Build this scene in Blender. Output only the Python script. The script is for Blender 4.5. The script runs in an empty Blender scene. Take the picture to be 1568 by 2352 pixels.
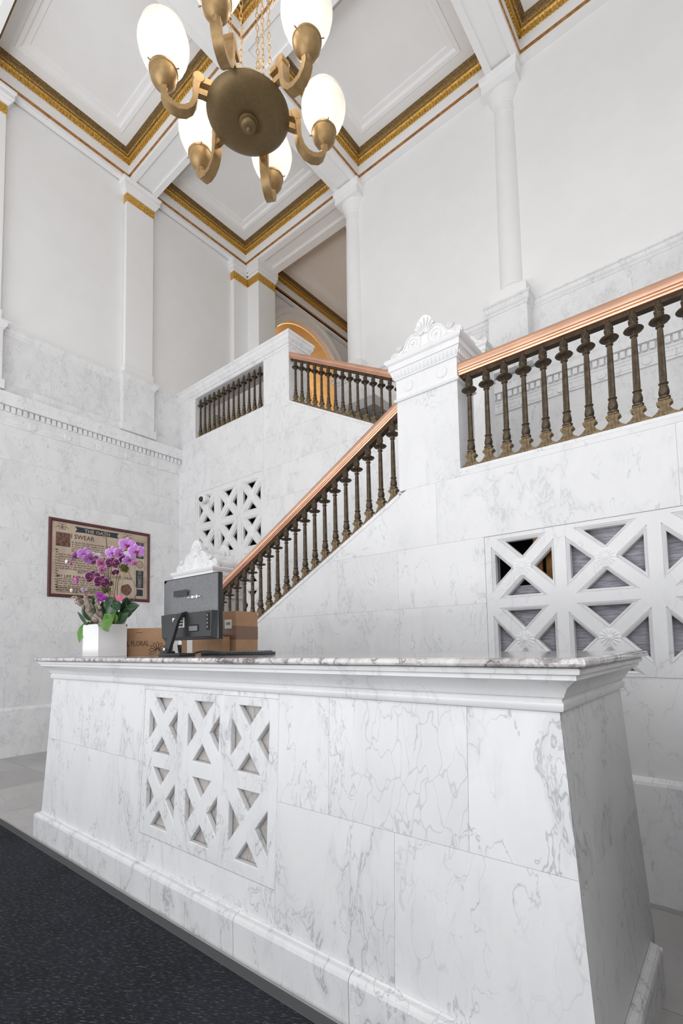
import bpy, bmesh, math, random
from mathutils import Vector, Matrix, noise as mnoise
random.seed(7)
PI = math.pi
COL = bpy.context.scene.collection
scn = bpy.context.scene

# ---------------------------------------------------------------- camera
F, PX, PY = 1131.98, 784.0, 1406.85
CAM = Vector((0, 0, 1.25))
_y, _p, _r = math.radians(39.156), math.radians(3.8688), math.radians(1.0897)
fw = Vector((-math.sin(_y)*math.cos(_p), math.cos(_y)*math.cos(_p), math.sin(_p)))
rt = Vector((math.cos(_y), math.sin(_y), 0)); dn = fw.cross(rt)
R2 = rt*math.cos(_r) + dn*math.sin(_r); D2 = dn*math.cos(_r) - rt*math.sin(_r)
cam = bpy.data.cameras.new('camera'); camo = bpy.data.objects.new('camera', cam); COL.objects.link(camo)
m = Matrix(((R2.x, -D2.x, -fw.x, CAM.x), (R2.y, -D2.y, -fw.y, CAM.y), (R2.z, -D2.z, -fw.z, CAM.z), (0, 0, 0, 1)))
camo.matrix_world = m
cam.sensor_fit = 'VERTICAL'; cam.sensor_height = 36.0; cam.sensor_width = 24.0
cam.lens = F/2352*36.0
cam.shift_y = (PY-1176)/2352
cam.clip_start = 0.05
scn.camera = camo

# ---------------------------------------------------------------- light and exposure
scn.view_settings.view_transform = 'Standard'; scn.view_settings.look = 'None'
scn.view_settings.gamma = 1.0; scn.view_settings.use_curve_mapping = False
scn.view_settings.exposure = 0.42
world = bpy.data.worlds.new('daylight'); scn.world = world; world.use_nodes = True
bg = world.node_tree.nodes['Background']; bg.inputs[0].default_value = (0.94, 0.965, 1.0, 1); bg.inputs[1].default_value = 0.52

def area(name, loc, target, sx, sy, power, col=(1, 1, 1)):
    l = bpy.data.lights.new(name, 'AREA'); l.shape = 'RECTANGLE'; l.size = sx; l.size_y = sy; l.energy = power; l.color = col
    o = bpy.data.objects.new(name, l); COL.objects.link(o); o.location = loc
    o.rotation_euler = (Vector(target)-Vector(loc)).to_track_quat('-Z', 'Y').to_euler()
    return o
area('entrance_window_light', (-3.2, -4.2, 3.4), (-2.6, 3, 3.6), 7.0, 5.6, 62, (0.985, 0.99, 1.0))
area('ceiling_fill_light', (-3.6, -3.5, .25), (-3.6, -2.2, 8.4), 7.0, 2.2, 235, (0.985, 0.985, 1.0))  # added upward fill that brightens the ceiling, no real source
area('side_fill_light', (1.55, -1.9, 3.0), (-6.9, 2.6, 2.8), 2.4, 3.4, 95, (0.98, 0.99, 1.0))  # added fill from the right for the left wall, no window there

# ---------------------------------------------------------------- node helpers
class NT:
    def __init__(s, name):
        s.m = bpy.data.materials.new(name); s.m.use_nodes = True; s.t = s.m.node_tree
        s.b = s.t.nodes['Principled BSDF']
    def n(s, typ, **kw):
        nd = s.t.nodes.new(typ)
        for k, v in kw.items(): setattr(nd, k, v)
        return nd
    def put(s, sock, v):
        if isinstance(v, bpy.types.NodeSocket): s.t.links.new(v, sock)
        else: sock.default_value = v
    def math(s, op, a, b=None, c=None, clamp=False):
        nd = s.n('ShaderNodeMath', operation=op); nd.use_clamp = clamp
        s.put(nd.inputs[0], a)
        if b is not None: s.put(nd.inputs[1], b)
        if c is not None: s.put(nd.inputs[2], c)
        return nd.outputs[0]
    def vec(s, op, a, b=None, scale=None):
        nd = s.n('ShaderNodeVectorMath', operation=op); s.put(nd.inputs[0], a)
        if b is not None: s.put(nd.inputs[1], b)
        if scale is not None: s.put(nd.inputs['Scale'], scale)
        return nd.outputs[0]
    def noise(s, vec, scale, detail=4, rough=.55, dist=0, color=False):
        nd = s.n('ShaderNodeTexNoise'); s.put(nd.inputs['Vector'], vec); nd.inputs['Scale'].default_value = scale
        nd.inputs['Detail'].default_value = detail; nd.inputs['Roughness'].default_value = rough; nd.inputs['Distortion'].default_value = dist
        return nd.outputs['Color' if color else 'Fac']
    def ramp(s, v, a, b, c=0., d=1., smooth=True):
        nd = s.n('ShaderNodeMapRange'); nd.interpolation_type = 'SMOOTHSTEP' if smooth else 'LINEAR'
        s.put(nd.inputs[0], v)
        for i, x in enumerate((a, b, c, d)): nd.inputs[i+1].default_value = x
        return nd.outputs[0]
    def mix(s, f, a, b):
        nd = s.n('ShaderNodeMix', data_type='RGBA'); s.put(nd.inputs[0], f)
        s.put(nd.inputs[6], a if isinstance(a, bpy.types.NodeSocket) else (*a, 1)); s.put(nd.inputs[7], b if isinstance(b, bpy.types.NodeSocket) else (*b, 1))
        return nd.outputs[2]
    def pos(s): return s.n('ShaderNodeNewGeometry').outputs['Position']
    def obj(s): return s.n('ShaderNodeTexCoord').outputs['Object']
    def mapping(s, v, rot=(0, 0, 0), sc=(1, 1, 1), loc=(0, 0, 0)):
        nd = s.n('ShaderNodeMapping'); s.put(nd.inputs[0], v)
        nd.inputs['Rotation'].default_value = rot; nd.inputs['Scale'].default_value = sc; nd.inputs['Location'].default_value = loc
        return nd.outputs[0]
    def bump(s, h, strength, dist=.01):
        nd = s.n('ShaderNodeBump'); nd.inputs['Strength'].default_value = strength; nd.inputs['Distance'].default_value = dist
        s.put(nd.inputs['Height'], h); s.put(s.b.inputs['Normal'], nd.outputs[0])
    def col(s, c): s.put(s.b.inputs['Base Color'], c if isinstance(c, bpy.types.NodeSocket) else (*c, 1))
    def set(s, rough=None, metal=None, spec=None, coat=None):
        if rough is not None: s.put(s.b.inputs['Roughness'], rough)
        if metal is not None: s.put(s.b.inputs['Metallic'], metal)
        if spec is not None: s.b.inputs['Specular IOR Level'].default_value = spec
        if coat is not None: s.b.inputs['Coat Weight'].default_value = coat
        return s.m

def plain(name, c, rough=.5, metal=0., spec=.5, var=0., scale=20., bump=0.):
    t = NT(name)
    if var > 0:
        f = t.noise(t.obj(), scale, 5)
        t.col(t.mix(t.ramp(f, .3, .7), tuple(x*(1-var) for x in c), tuple(min(1, x*(1+var)) for x in c)))
        if bump: t.bump(f, bump)
    else: t.col(c)
    return t.set(rough, metal, spec)

def marble(name, base, vein, s=1., strong=.8, fine=.4, cloud=.3, net=.3, rot=(.3, .7, .2), stretch=(1, 1, .45), rough=.28, cloudcol=None, tint=.05, vw=.016):
    t = NT(name)
    at = t.n('ShaderNodeAttribute'); at.attribute_name = 'slab'
    a = at.outputs['Fac']
    off = t.vec('SCALE', (17.3, 9.1, 23.7), scale=a)
    p = t.vec('ADD', t.pos(), off)
    q = t.mapping(p, rot, tuple(x*s for x in stretch))
    w = t.vec('SCALE', t.vec('SUBTRACT', t.noise(q, 1.3, 4, color=True), (.5, .5, .5)), scale=.9)
    wq = t.vec('ADD', q, w)
    def ridge(v, sc, wid, det=6):
        n = t.noise(v, sc, det, .55)
        return t.ramp(t.math('ABSOLUTE', t.math('SUBTRACT', n, .5)), 0, wid, 1, 0)
    m1 = t.ramp(t.noise(p, .9*s, 3), .38, .56)
    big = t.math('MULTIPLY', t.math('MULTIPLY', ridge(wq, 1.0, vw*.55), m1), strong)
    halo = t.math('MULTIPLY', t.math('MULTIPLY', ridge(wq, 1.0, vw*3.2), m1), strong*.28)
    m2 = t.ramp(t.noise(p, 1.6*s, 3), .42, .58)
    fn = t.math('MULTIPLY', t.math('MULTIPLY', ridge(wq, 3.1, vw*.8, 5), m2), fine)
    vo = t.n('ShaderNodeTexVoronoi', feature='DISTANCE_TO_EDGE'); t.put(vo.inputs['Vector'], t.vec('ADD', q, t.vec('SCALE', w, scale=1.1))); vo.inputs['Scale'].default_value = 6.5
    m3 = t.ramp(t.noise(q, .9, 4), .48, .60)
    nw = t.math('MULTIPLY', t.math('MULTIPLY', t.ramp(vo.outputs['Distance'], 0, .045, 1, 0), m3), net)
    pt = t.math('MULTIPLY', m3, net*.25)
    cl = t.math('MULTIPLY', t.ramp(t.noise(wq, 1.6, 7, .62), .42, .72), cloud)
    tot = t.math('MAXIMUM', t.math('MAXIMUM', big, fn), t.math('MAXIMUM', nw, t.math('MAXIMUM', halo, pt)))
    tot = t.math('ADD', tot, t.math('MULTIPLY', cl, .5), clamp=True)
    b2 = t.mix(t.math('FRACT', t.math('MULTIPLY', a, 7.31)), base, tuple(x*(1-tint) for x in base))
    t.col(t.mix(tot, b2, vein))
    t.set(rough, 0, .5)
    return t.m

M = {}
M['desk_marble'] = marble('white veined desk marble', (.79, .795, .80), (.38, .39, .41), s=1.9, strong=.80, fine=.65, cloud=.26, net=.5, rot=(0, .65, 0), stretch=(1.25, 1, .55), rough=.38, vw=.015)
M['desk_trim'] = marble('smooth desk moulding marble', (.74, .74, .745), (.45, .45, .46), s=1.2, strong=.4, fine=.25, cloud=.2, net=.1, rough=.25)
M['wall_marble'] = marble('pale wall marble', (.87, .875, .885), (.42, .43, .45), s=2.6, strong=.3, fine=.5, cloud=.36, net=.12, rot=(.4, .7, .3), stretch=(1.1, 1.1, .6), rough=.35, tint=.05, vw=.02)
M['stair_marble'] = marble('bright stair marble', (.83, .83, .836), (.44, .45, .47), s=2.4, strong=.42, fine=.55, cloud=.28, net=.22, rot=(.2, .9, .1), stretch=(1, 1, .5), rough=.3, tint=.03, vw=.018)
M['carved_marble'] = marble('carved white marble', (.83, .83, .835), (.62, .62, .64), s=1., strong=.2, fine=.15, cloud=.1, net=.05, rough=.4)
M['lattice_marble'] = marble('grille marble', (.84, .84, .845), (.45, .46, .48), s=1.6, strong=.45, fine=.3, cloud=.15, net=.2, rot=(0, -.6, 0), rough=.3)
M['floor_marble'] = marble('grey floor marble', (.50, .49, .48), (.28, .275, .27), s=1.4, strong=.3, fine=.5, cloud=.7, net=.1, rot=(.2, .1, .5), stretch=(.5, 1.2, 1), rough=.3, tint=.2)
M['top_marble'] = marble('purple grey breccia counter marble', (.78, .76, .75), (.17, .13, .14), s=5.5, strong=.9, fine=.8, cloud=1.2, net=.8, rot=(0, .3, 0), stretch=(1, 1, 1), rough=.08, vw=.06)
M['grout'] = plain('grey stone joint', (.6, .6, .61), .8)
M['plaster'] = plain('white painted plaster', (.89, .89, .89), .7, var=.012, scale=3)
M['ceiling_paint'] = plain('warm white ceiling paint', (.90, .898, .896), .75, var=.012, scale=3)
M['tan_wall'] = plain('ochre painted wall', (.76, .54, .28), .7, var=.05, scale=2)
M['dark'] = plain('void black', (.01, .01, .012), .9)  # painted darkness of the unlit voids behind the grilles; also monitor ports
M['black_plastic'] = plain('black plastic', (.018, .019, .021), .32)
M['grey_plastic'] = plain('brushed dark grey plastic', (.165, .17, .178), .36, metal=.2, var=.12, scale=90)
M['white_gloss'] = plain('white glazed planter', (.88, .88, .885), .25)
M['paper'] = plain('white paper label', (.85, .85, .82), .6)
M['ink'] = plain('dark brown ink', (.09, .06, .05), .7)
M['navy'] = plain('blackened navy ink', (.025, .035, .05), .6)
M['maroon'] = plain('maroon frame wood', (.10, .028, .028), .35, var=.2, scale=30)
M['cardboard'] = plain('brown cardboard', (.40, .235, .13), .75, var=.07, scale=14)
M['tape'] = plain('brown packing tape', (.21, .115, .075), .25)
M['bark'] = plain('weathered driftwood', (.26, .21, .17), .85, var=.55, scale=28, bump=.8)
M['stem'] = plain('olive brown stem', (.12, .10, .05), .6)
M['stake'] = plain('tan bamboo stake', (.42, .29, .16), .6)
M['moss'] = plain('olive moss', (.13, .12, .03), .9, var=.5, scale=60, bump=1.)
M['leaf'] = plain('dark glossy leaf green', (.028, .075, .03), .3, var=.3, scale=12)
M['leaf_light'] = plain('fresh leaf green', (.11, .25, .05), .32, var=.25, scale=14)
M['brown_art'] = plain('sepia picture ink', (.16, .08, .06), .7, var=.5, scale=30)
M['gilt'] = plain('aged gilt', (.62, .36, .07), .42, metal=.4, var=.35, scale=45, bump=.4)
M['gilt_dark'] = plain('dark bronze gilt', (.20, .125, .045), .5, metal=.4, var=.4, scale=60, bump=.5)
M['gilt_line'] = plain('copper gilt line', (.42, .20, .06), .4, metal=.4, var=.3, scale=20)
M['copper'] = plain('polished copper bronze', (.72, .43, .30), .36, metal=.85, var=.08, scale=5)
M['bronze'] = plain('dark bronze', (.105, .078, .052), .45, metal=.65, var=.35, scale=35, bump=.3)
M['bronze_foot'] = plain('worn bronze foot', (.20, .145, .08), .42, metal=.65, var=.4, scale=45, bump=.4)
M['under_rail'] = plain('blackened bronze bar', (.08, .055, .035), .45, metal=.6, var=.3, scale=15)
M['brass'] = plain('antique brass', (.33, .215, .095), .48, metal=.6, var=.12, scale=40)
M['brass_dish'] = plain('dull brown brass', (.17, .115, .052), .5, metal=.55, var=.08, scale=60)
M['rim'] = plain('dark rubber carpet edging', (.07, .072, .075), .75)
M['chrome'] = plain('chrome', (.7, .7, .72), .15, metal=1.)

# grille backing: woven metallic violet grey cloth
t = NT('violet grey backing cloth')
q = t.mapping(t.pos(), (0, .06, 0), (6, 6, 90))
f = t.noise(q, 2.5, 5, .6)
t.col(t.mix(t.ramp(f, .3, .7), (.20, .195, .225), (.46, .44, .49)))
t.bump(f, .3); M['backing_cloth'] = t.set(.55, .2)
# carpet
t = NT('charcoal ribbed carpet')
p = t.pos()
q = t.mapping(p, (0, 0, math.radians(62)), (1, 1, 1))
wv = t.n('ShaderNodeTexWave', bands_direction='X'); t.put(wv.inputs['Vector'], q); wv.inputs['Scale'].default_value = 26; wv.inputs['Distortion'].default_value = 1.2; wv.inputs['Detail'].default_value = 2; wv.inputs['Detail Scale'].default_value = 6
sp = t.noise(t.mapping(q, (0, 0, 0), (90, 26, 60)), 1.5, 3, .7)
lo = t.noise(p, 3, 3)
c1 = t.mix(t.ramp(sp, .5, .72), (.016, .018, .022), (.13, .137, .15))
c2 = t.mix(t.math('MULTIPLY', wv.outputs['Fac'], .55), c1, (.022, .024, .030))
t.col(t.mix(t.ramp(lo, .35, .65), c2, t.mix(.2, c2, (.06, .068, .09))))
t.bump(t.math('ADD', t.math('MULTIPLY', wv.outputs['Fac'], 1.), sp), .9, .006); M['carpet'] = t.set(.95, 0, .2)
# parchment
t = NT('aged parchment'); t.col(t.mix(t.ramp(t.noise(t.pos(), 5, 5), .3, .7), (.47, .37, .28), (.60, .49, .38))); M['parchment'] = t.set(.6)
# globe glass (lit)
t = NT('lit opal glass')
em = (1.0, .88, .68)
g = t.n('ShaderNodeSeparateXYZ'); t.put(g.inputs[0], t.obj())
fz = t.ramp(g.outputs[2], -.17, .16, 1.0, .0)
t.col((.30, .29, .27)); t.set(.15)
t.put(t.b.inputs['Emission Color'], t.mix(fz, (1.0, .88, .74), (1.0, .92, .76)))
t.put(t.b.inputs['Emission Strength'], t.ramp(g.outputs[2], -.10, .11, .74, .36)); M['globe'] = t.m
# petals
def petal_mat(name, inner, outer, edge, veins=.5):
    t = NT(name); o = t.n('ShaderNodeAttribute'); o.attribute_name = 'pr'
    f = o.outputs['Fac']
    c = t.mix(t.ramp(f, .0, .45), inner, outer); c = t.mix(t.ramp(f, .82, 1.0), c, edge)
    n = t.noise(t.obj(), 90, 4); c = t.mix(t.math('MULTIPLY', t.ramp(n, .45, .65), veins), c, tuple(min(1, x*1.6+.08) for x in outer))
    t.col(c); t.b.inputs['Subsurface Weight'].default_value = 0; return t.set(.45)
M['petal_light'] = petal_mat('lilac orchid petal', (.42, .10, .45), (.50, .20, .62), (.78, .55, .82), .5)
M['petal_dark'] = petal_mat('dark magenta orchid petal', (.55, .25, .45), (.085, .002, .055), (.62, .34, .52), .06)
M['petal_rim'] = petal_mat('pink orchid petal with pale rim', (.40, .04, .22), (.55, .16, .38), (.82, .68, .78), .5)
M['petal_hot'] = petal_mat('bright purple orchid petal', (.6, .2, .6), (.30, .015, .36), (.42, .06, .5), .2)
M['petal_pink'] = petal_mat('rose pink petal', (.45, .10, .18), (.50, .10, .2), (.55, .2, .3), .2)
M['petal_white'] = petal_mat('white orchid petal', (.8, .75, .7), (.72, .62, .8), (.8, .75, .85), .2)
M['lip'] = plain('crimson orchid lip', (.30, .008, .06), .4)

# ---------------------------------------------------------------- mesh helpers
class MB:
    def __init__(s): s.v = []; s.f = []; s.mi = []; s.sl = []; s.pr = {}
    def add(s, vs, fs, mi=0, sl=0.):
        o = len(s.v); s.v += [tuple(v) for v in vs]
        for f in fs: s.f.append([i+o for i in f]); s.mi.append(mi); s.sl.append(sl)
        return o
    def box(s, x0, x1, y0, y1, z0, z1, mi=0, sl=0., mat=None):
        vs = [Vector((x, y, z)) for x in (x0, x1) for y in (y0, y1) for z in (z0, z1)]
        if mat is not None: vs = [mat @ v for v in vs]
        s.add(vs, [(0, 1, 3, 2), (4, 6, 7, 5), (0, 4, 5, 1), (2, 3, 7, 6), (0, 2, 6, 4), (1, 5, 7, 3)], mi, sl)
    def rbox(s, x0, x1, y0, y1, z0, z1, b=.003, mi=0, mat=None, sl=0.):
        bm = bmesh.new(); bmesh.ops.create_cube(bm, size=1)
        for v in bm.verts: v.co = Vector(((x0+x1)/2+v.co.x*(x1-x0), (y0+y1)/2+v.co.y*(y1-y0), (z0+z1)/2+v.co.z*(z1-z0)))
        bmesh.ops.bevel(bm, geom=bm.edges[:], offset=b, segments=2, affect='EDGES', profile=.5)
        s.bm(bm, mi, mat, sl)
    def bm(s, bm, mi=0, mat=None, sl=0.):
        bm.verts.ensure_lookup_table(); bm.verts.index_update()
        s.add([(mat @ v.co if mat is not None else v.co) for v in bm.verts], [[v.index for v in f.verts] for f in bm.faces], mi, sl); bm.free()
    def lathe(s, prof, n=24, c=(0, 0, 0), mi=0, cap=True, mat=None, fn=None):
        vs = []; fs = []
        for (r, z) in prof:
            for k in range(n):
                a = 2*PI*k/n; rr = fn(r, z, a) if fn else r
                vs.append(Vector((c[0]+rr*math.cos(a), c[1]+rr*math.sin(a), c[2]+z)))
        for i in range(len(prof)-1):
            for k in range(n): fs.append((i*n+k, i*n+(k+1) % n, (i+1)*n+(k+1) % n, (i+1)*n+k))
        if cap: fs.append(tuple(range(n))[::-1]); fs.append(tuple((len(prof)-1)*n+k for k in range(n)))
        if mat is not None: vs = [mat @ v for v in vs]
        s.add(vs, fs, mi)
    def tube(s, pts, r, n=8, mi=0, cap=True, flat=None):
        pts = [Vector(p) for p in pts]; N = len(pts); rs = r if isinstance(r, (list, tuple)) else [r]*N
        vs = []; fs = []; up = Vector((0, 0, 1)); pu = None
        for i, p in enumerate(pts):
            d = (pts[min(i+1, N-1)]-pts[max(i-1, 0)]); d = d.normalized() if d.length > 1e-9 else Vector((0, 0, 1))
            if pu is None:
                u = d.cross(up)
                if u.length < 1e-3: u = d.cross(Vector((1, 0, 0)))
            else: u = pu-d*pu.dot(d)
            u.normalize(); pu = u; w = d.cross(u)
            for k in range(n):
                a = 2*PI*k/n; vs.append(p+(u*math.cos(a)+w*math.sin(a))*rs[i])
        for i in range(N-1):
            for k in range(n): fs.append((i*n+k, i*n+(k+1) % n, (i+1)*n+(k+1) % n, (i+1)*n+k))
        if cap: fs.append(tuple(range(n))[::-1]); fs.append(tuple((N-1)*n+k for k in range(n)))
        s.add(vs, fs, mi)
    def ell(s, c, rx, ry, rz, mi=0, mat=None, n=10, m=6):
        prof = []
        vs = [Vector((0, 0, -1))]; fs = []
        for i in range(1, m):
            ph = -PI/2+PI*i/m
            for k in range(n): vs.append(Vector((math.cos(ph)*math.cos(2*PI*k/n), math.cos(ph)*math.sin(2*PI*k/n), math.sin(ph))))
        vs.append(Vector((0, 0, 1)))
        for k in range(n): fs.append((0, 1+(k+1) % n, 1+k))
        for i in range(m-2):
            for k in range(n): fs.append((1+i*n+k, 1+i*n+(k+1) % n, 1+(i+1)*n+(k+1) % n, 1+(i+1)*n+k))
        L = len(vs)-1
        for k in range(n): fs.append((1+(m-2)*n+k, 1+(m-2)*n+(k+1) % n, L))
        vs = [Vector((v.x*rx, v.y*ry, v.z*rz)) for v in vs]
        if mat is not None: vs = [mat @ v for v in vs]
        s.add([v+Vector(c) for v in vs], fs, mi)
    def sweep_rect(s, prof, x0, x1, y0, y1, mi=0, sides='SENW', close=False, mis=None, sl=0.):
        # profile of (outward, z) swept round a rectangle with mitred corners; outward>0 grows the rectangle
        n = len(prof); vs = []
        for (o, z) in prof:
            vs += [(x0-o, y0-o, z), (x1+o, y0-o, z), (x1+o, y1+o, z), (x0-o, y1+o, z)]
        idx = {'S': (0, 1), 'E': (1, 2), 'N': (2, 3), 'W': (3, 0)}
        b = len(s.v); s.v += vs
        for i in range(n-1):
            for sd in sides:
                a, c = idx[sd]
                s.f.append([b+i*4+a, b+i*4+c, b+(i+1)*4+c, b+(i+1)*4+a]); s.mi.append(mis[i] if mis else mi); s.sl.append(sl)
        if close:
            s.f.append([b+(n-1)*4+k for k in range(4)]); s.mi.append(mi); s.sl.append(sl)
            s.f.append([b+k for k in (3, 2, 1, 0)]); s.mi.append(mi); s.sl.append(sl)
    def sweep_line(s, prof, p0, p1, nrm, mi=0, mis=None, caps=True):
        # profile (out, z) swept from p0 to p1 (x,y); nrm is the outward (x,y)
        b = len(s.v); n = len(prof)
        for p in (p0, p1):
            for (o, z) in prof: s.v.append((p[0]+nrm[0]*o, p[1]+nrm[1]*o, z))
        for i in range(n-1): s.f.append([b+i, b+n+i, b+n+i+1, b+i+1]); s.mi.append(mis[i] if mis else mi); s.sl.append(0.)
        if caps:
            for k in (0, 1):
                s.f.append([b+k*n+i for i in range(n)]); s.mi.append(mi); s.sl.append(0.)
    def build(s, name, mats, parent=None, smooth=False, recalc=True, auto=None):
        me = bpy.data.meshes.new(name); me.from_pydata(s.v, [], s.f)
        if not isinstance(mats, (list, tuple)): mats = [mats]
        for m_ in mats: me.materials.append(m_)
        me.polygons.foreach_set('material_index', s.mi)
        if any(s.sl):
            at = me.attributes.new('slab', 'FLOAT', 'FACE'); at.data.foreach_set('value', s.sl)
        if s.pr:
            at = me.attributes.new('pr', 'FLOAT', 'POINT')
            at.data.foreach_set('value', [s.pr.get(i, 0.) for i in range(len(s.v))])
        me.update()
        if recalc:
            bm = bmesh.new(); bm.from_mesh(me); bmesh.ops.recalc_face_normals(bm, faces=bm.faces[:]); bm.to_mesh(me); bm.free()
        if smooth: me.polygons.foreach_set('use_smooth', [True]*len(me.polygons))
        if auto: me.polygons.foreach_set('use_smooth', [True]*len(me.polygons)); me.set_sharp_from_angle(angle=math.radians(auto))
        o = bpy.data.objects.new(name, me); COL.objects.link(o)
        if parent is not None: o.parent = parent; o.matrix_parent_inverse = PINV.get(parent.name, Matrix())
        return o
PINV = {}
def thing(name, label, cat, loc=(0, 0, 0), group=None):
    o = bpy.data.objects.new(name, None); COL.objects.link(o); o.location = loc; o.empty_display_size = .1
    o['label'] = label; o['category'] = cat
    if group: o['group'] = group
    PINV[o.name] = Matrix.Translation(-Vector(loc))
    return o
def tag(o, label, cat, group=None):
    o['label'] = label; o['category'] = cat
    if group: o['group'] = group
    return o
def struct(o): o['kind'] = 'structure'; return o
def W(px, py, d):
    # point at forward distance d seen at a given spot of the photograph
    return CAM + (fw + R2*((px-PX)/F) + D2*((py-PY)/F))*d
rs = lambda: random.uniform(.02, 1.)

def poly_plate(outer, holes, thick, mapper, bevel=0., res=1):
    """2D plate with holes -> (verts, faces); front at depth 0, back at -thick (before mapper(u,v,d))"""
    cu = bpy.data.curves.new('tmp', 'CURVE'); cu.dimensions = '2D'; cu.fill_mode = 'BOTH'
    cu.extrude = thick/2-bevel if thick else 0; cu.bevel_depth = bevel; cu.bevel_resolution = res; cu.offset = -bevel
    for ring in [outer]+holes:
        sp = cu.splines.new('POLY'); sp.points.add(len(ring)-1)
        for p_, q_ in zip(sp.points, ring): p_.co = (q_[0], q_[1], 0, 1)
        sp.use_cyclic_u = True
    o = bpy.data.objects.new('tmp', cu); COL.objects.link(o)
    dg = bpy.context.evaluated_depsgraph_get(); me = bpy.data.meshes.new_from_object(o.evaluated_get(dg))
    vs = [mapper(v.co.x, v.co.y, v.co.z-thick/2) for v in me.vertices]; fs = [list(f.vertices) for f in me.polygons]
    bpy.data.objects.remove(o); bpy.data.curves.remove(cu); bpy.data.meshes.remove(me)
    return vs, fs
def text_mesh(txt, size, mapper, align='LEFT', shear=0., extrude=0.0004, sx=1.):
    cu = bpy.data.curves.new('tmp', 'FONT'); cu.body = txt; cu.size = size; cu.align_x = align; cu.shear = shear; cu.extrude = extrude; cu.resolution_u = 2; cu.offset = size*.012
    o = bpy.data.objects.new('tmp', cu); COL.objects.link(o)
    dg = bpy.context.evaluated_depsgraph_get(); me = bpy.data.meshes.new_from_object(o.evaluated_get(dg))
    vs = [mapper(v.co.x*sx, v.co.y, v.co.z) for v in me.vertices]; fs = [list(f.vertices) for f in me.polygons]
    bpy.data.objects.remove(o); bpy.data.curves.remove(cu); bpy.data.meshes.remove(me)
    return vs, fs
def clip(poly, a, b, c):
    out = []
    for i in range(len(poly)):
        p, q = poly[i], poly[(i+1) % len(poly)]
        dp, dq = a*p[0]+b*p[1]-c, a*q[0]+b*q[1]-c
        if dp <= 0: out.append(p)
        if dp*dq < 0:
            t_ = dp/(dp-dq); out.append((p[0]+(q[0]-p[0])*t_, p[1]+(q[1]-p[1])*t_))
    return out
def subtract(rects, h):
    out = []
    for (a, b, c, d) in rects:
        if h[0] >= b or h[1] <= a or h[2] >= d or h[3] <= c: out.append((a, b, c, d)); continue
        if h[0] > a: out.append((a, h[0], c, d))
        if h[1] < b: out.append((h[1], b, c, d))
        aa, bb = max(a, h[0]), min(b, h[1])
        if h[2] > c: out.append((aa, bb, c, h[2]))
        if h[3] < d: out.append((aa, bb, h[3], d))
    return out
def slabs(mb, rects, mapper, holes=(), clips=(), gap=.0006, depth=.02, cuts=None):
    """stone blocks; each original block keeps one vein offset, with a thin joint around it"""
    for r in rects:
        sv = rs(); a, b, c, d = r
        parts = [(a+gap, b-gap, c+gap, d-gap)]
        for h in holes: parts = subtract(parts, h)
        for (a_, b_, c_, d_) in parts:
            poly = [(a_, c_), (b_, c_), (b_, d_), (a_, d_)]
            for cl in clips: poly = clip(poly, *cl)
            if len(poly) < 3: continue
            n = len(poly)
            vs = [mapper(u, v, 0) for u, v in poly]+[mapper(u, v, -depth) for u, v in poly]
            mb.add(vs, [list(range(n))]+[[i, (i+1) % n, n+(i+1) % n, n+i] for i in range(n)], 0, sv)
        parts = [r]
        for h in holes: parts = subtract(parts, h)
        for (a_, b_, c_, d_) in parts:
            poly = [(a_, c_), (b_, c_), (b_, d_), (a_, d_)]
            for cl in clips: poly = clip(poly, *cl)
            if len(poly) >= 3: mb.add([mapper(u, v, -.0025) for u, v in poly], [list(range(len(poly)))], 1, .5)
def courses(x0, x1, zs, seed, w=(.9, 1.3), joints=None):
    rnd = random.Random(seed); out = []
    for i in range(len(zs)-1):
        js = list((joints or {}).get(i, []))
        if not js:
            x = x0+rnd.uniform(.3, 1.)
            while x < x1-.2: js.append(x); x += rnd.uniform(*w)
        e = [x0]+sorted(j for j in js if x0 < j < x1)+[x1]
        for a, b in zip(e[:-1], e[1:]): out.append((a, b, zs[i], zs[i+1]))
    return out
mapY = lambda Y: (lambda u, v, d: Vector((u, Y-d, v)))        # wall facing -Y
mapX = lambda X: (lambda u, v, d: Vector((X+d, u, v)))        # wall facing +X

# ================================================================ THE SETTING
XL, YB, YF, YM = -6.9, 5.80, 2.84, 4.40
# floor
mb = MB(); rnd = random.Random(3)
tx = [-6.9+.78*i for i in range(14)]; ty = [-3.0+.72*i for i in range(14)]
for i in range(13):
    for j in range(13):
        mb.add([(tx[i]+.001, ty[j]+.001, 0), (tx[i+1]-.001, ty[j]+.001, 0), (tx[i+1]-.001, ty[j+1]-.001, 0), (tx[i]+.001, ty[j+1]-.001, 0)], [(0, 1, 2, 3)], 0, rs())
mb.box(-7.2, 3.3, -3.2, 6.5, -.1, -.002, 1)
struct(mb.build('floor', [M['floor_marble'], M['grout']]))
# left wall
zs = [.585, 1.06, 1.50, 1.93, 2.35, 2.77, 3.20, 3.62, 4.05]
mb = MB()
slabs(mb, courses(-3.0, 4.42, zs, 11, joints={0: [1.4, 2.33, 3.5, 0.2, -1], 1: [1.9, 3.1, .7], 2: [1.3, 2.5, 3.7, .1], 3: [2.45, 3.6, 1.3, 0], 4: [1.8, 3.0, .7, 4.1], 5: [2.45, 3.6, 1.3], 6: [1.9, 3.1, .6], 7: [2.46, 1.2, 3.7]}), mapX(XL))
slabs(mb, courses(-3.0, 8.9, [4.44, 4.56], 12, w=(1.3, 1.8)), mapX(XL+.03), depth=.05)
slabs(mb, courses(-3.0, 8.9, [4.56, 5.20], 13, w=(1.3, 1.8)), mapX(XL))
mb.box(-7.3, XL-.003, -3.0, 4.6, 0, 4.5, 1)
struct(mb.build('wall_left', [M['wall_marble'], M['grout']]))
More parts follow.
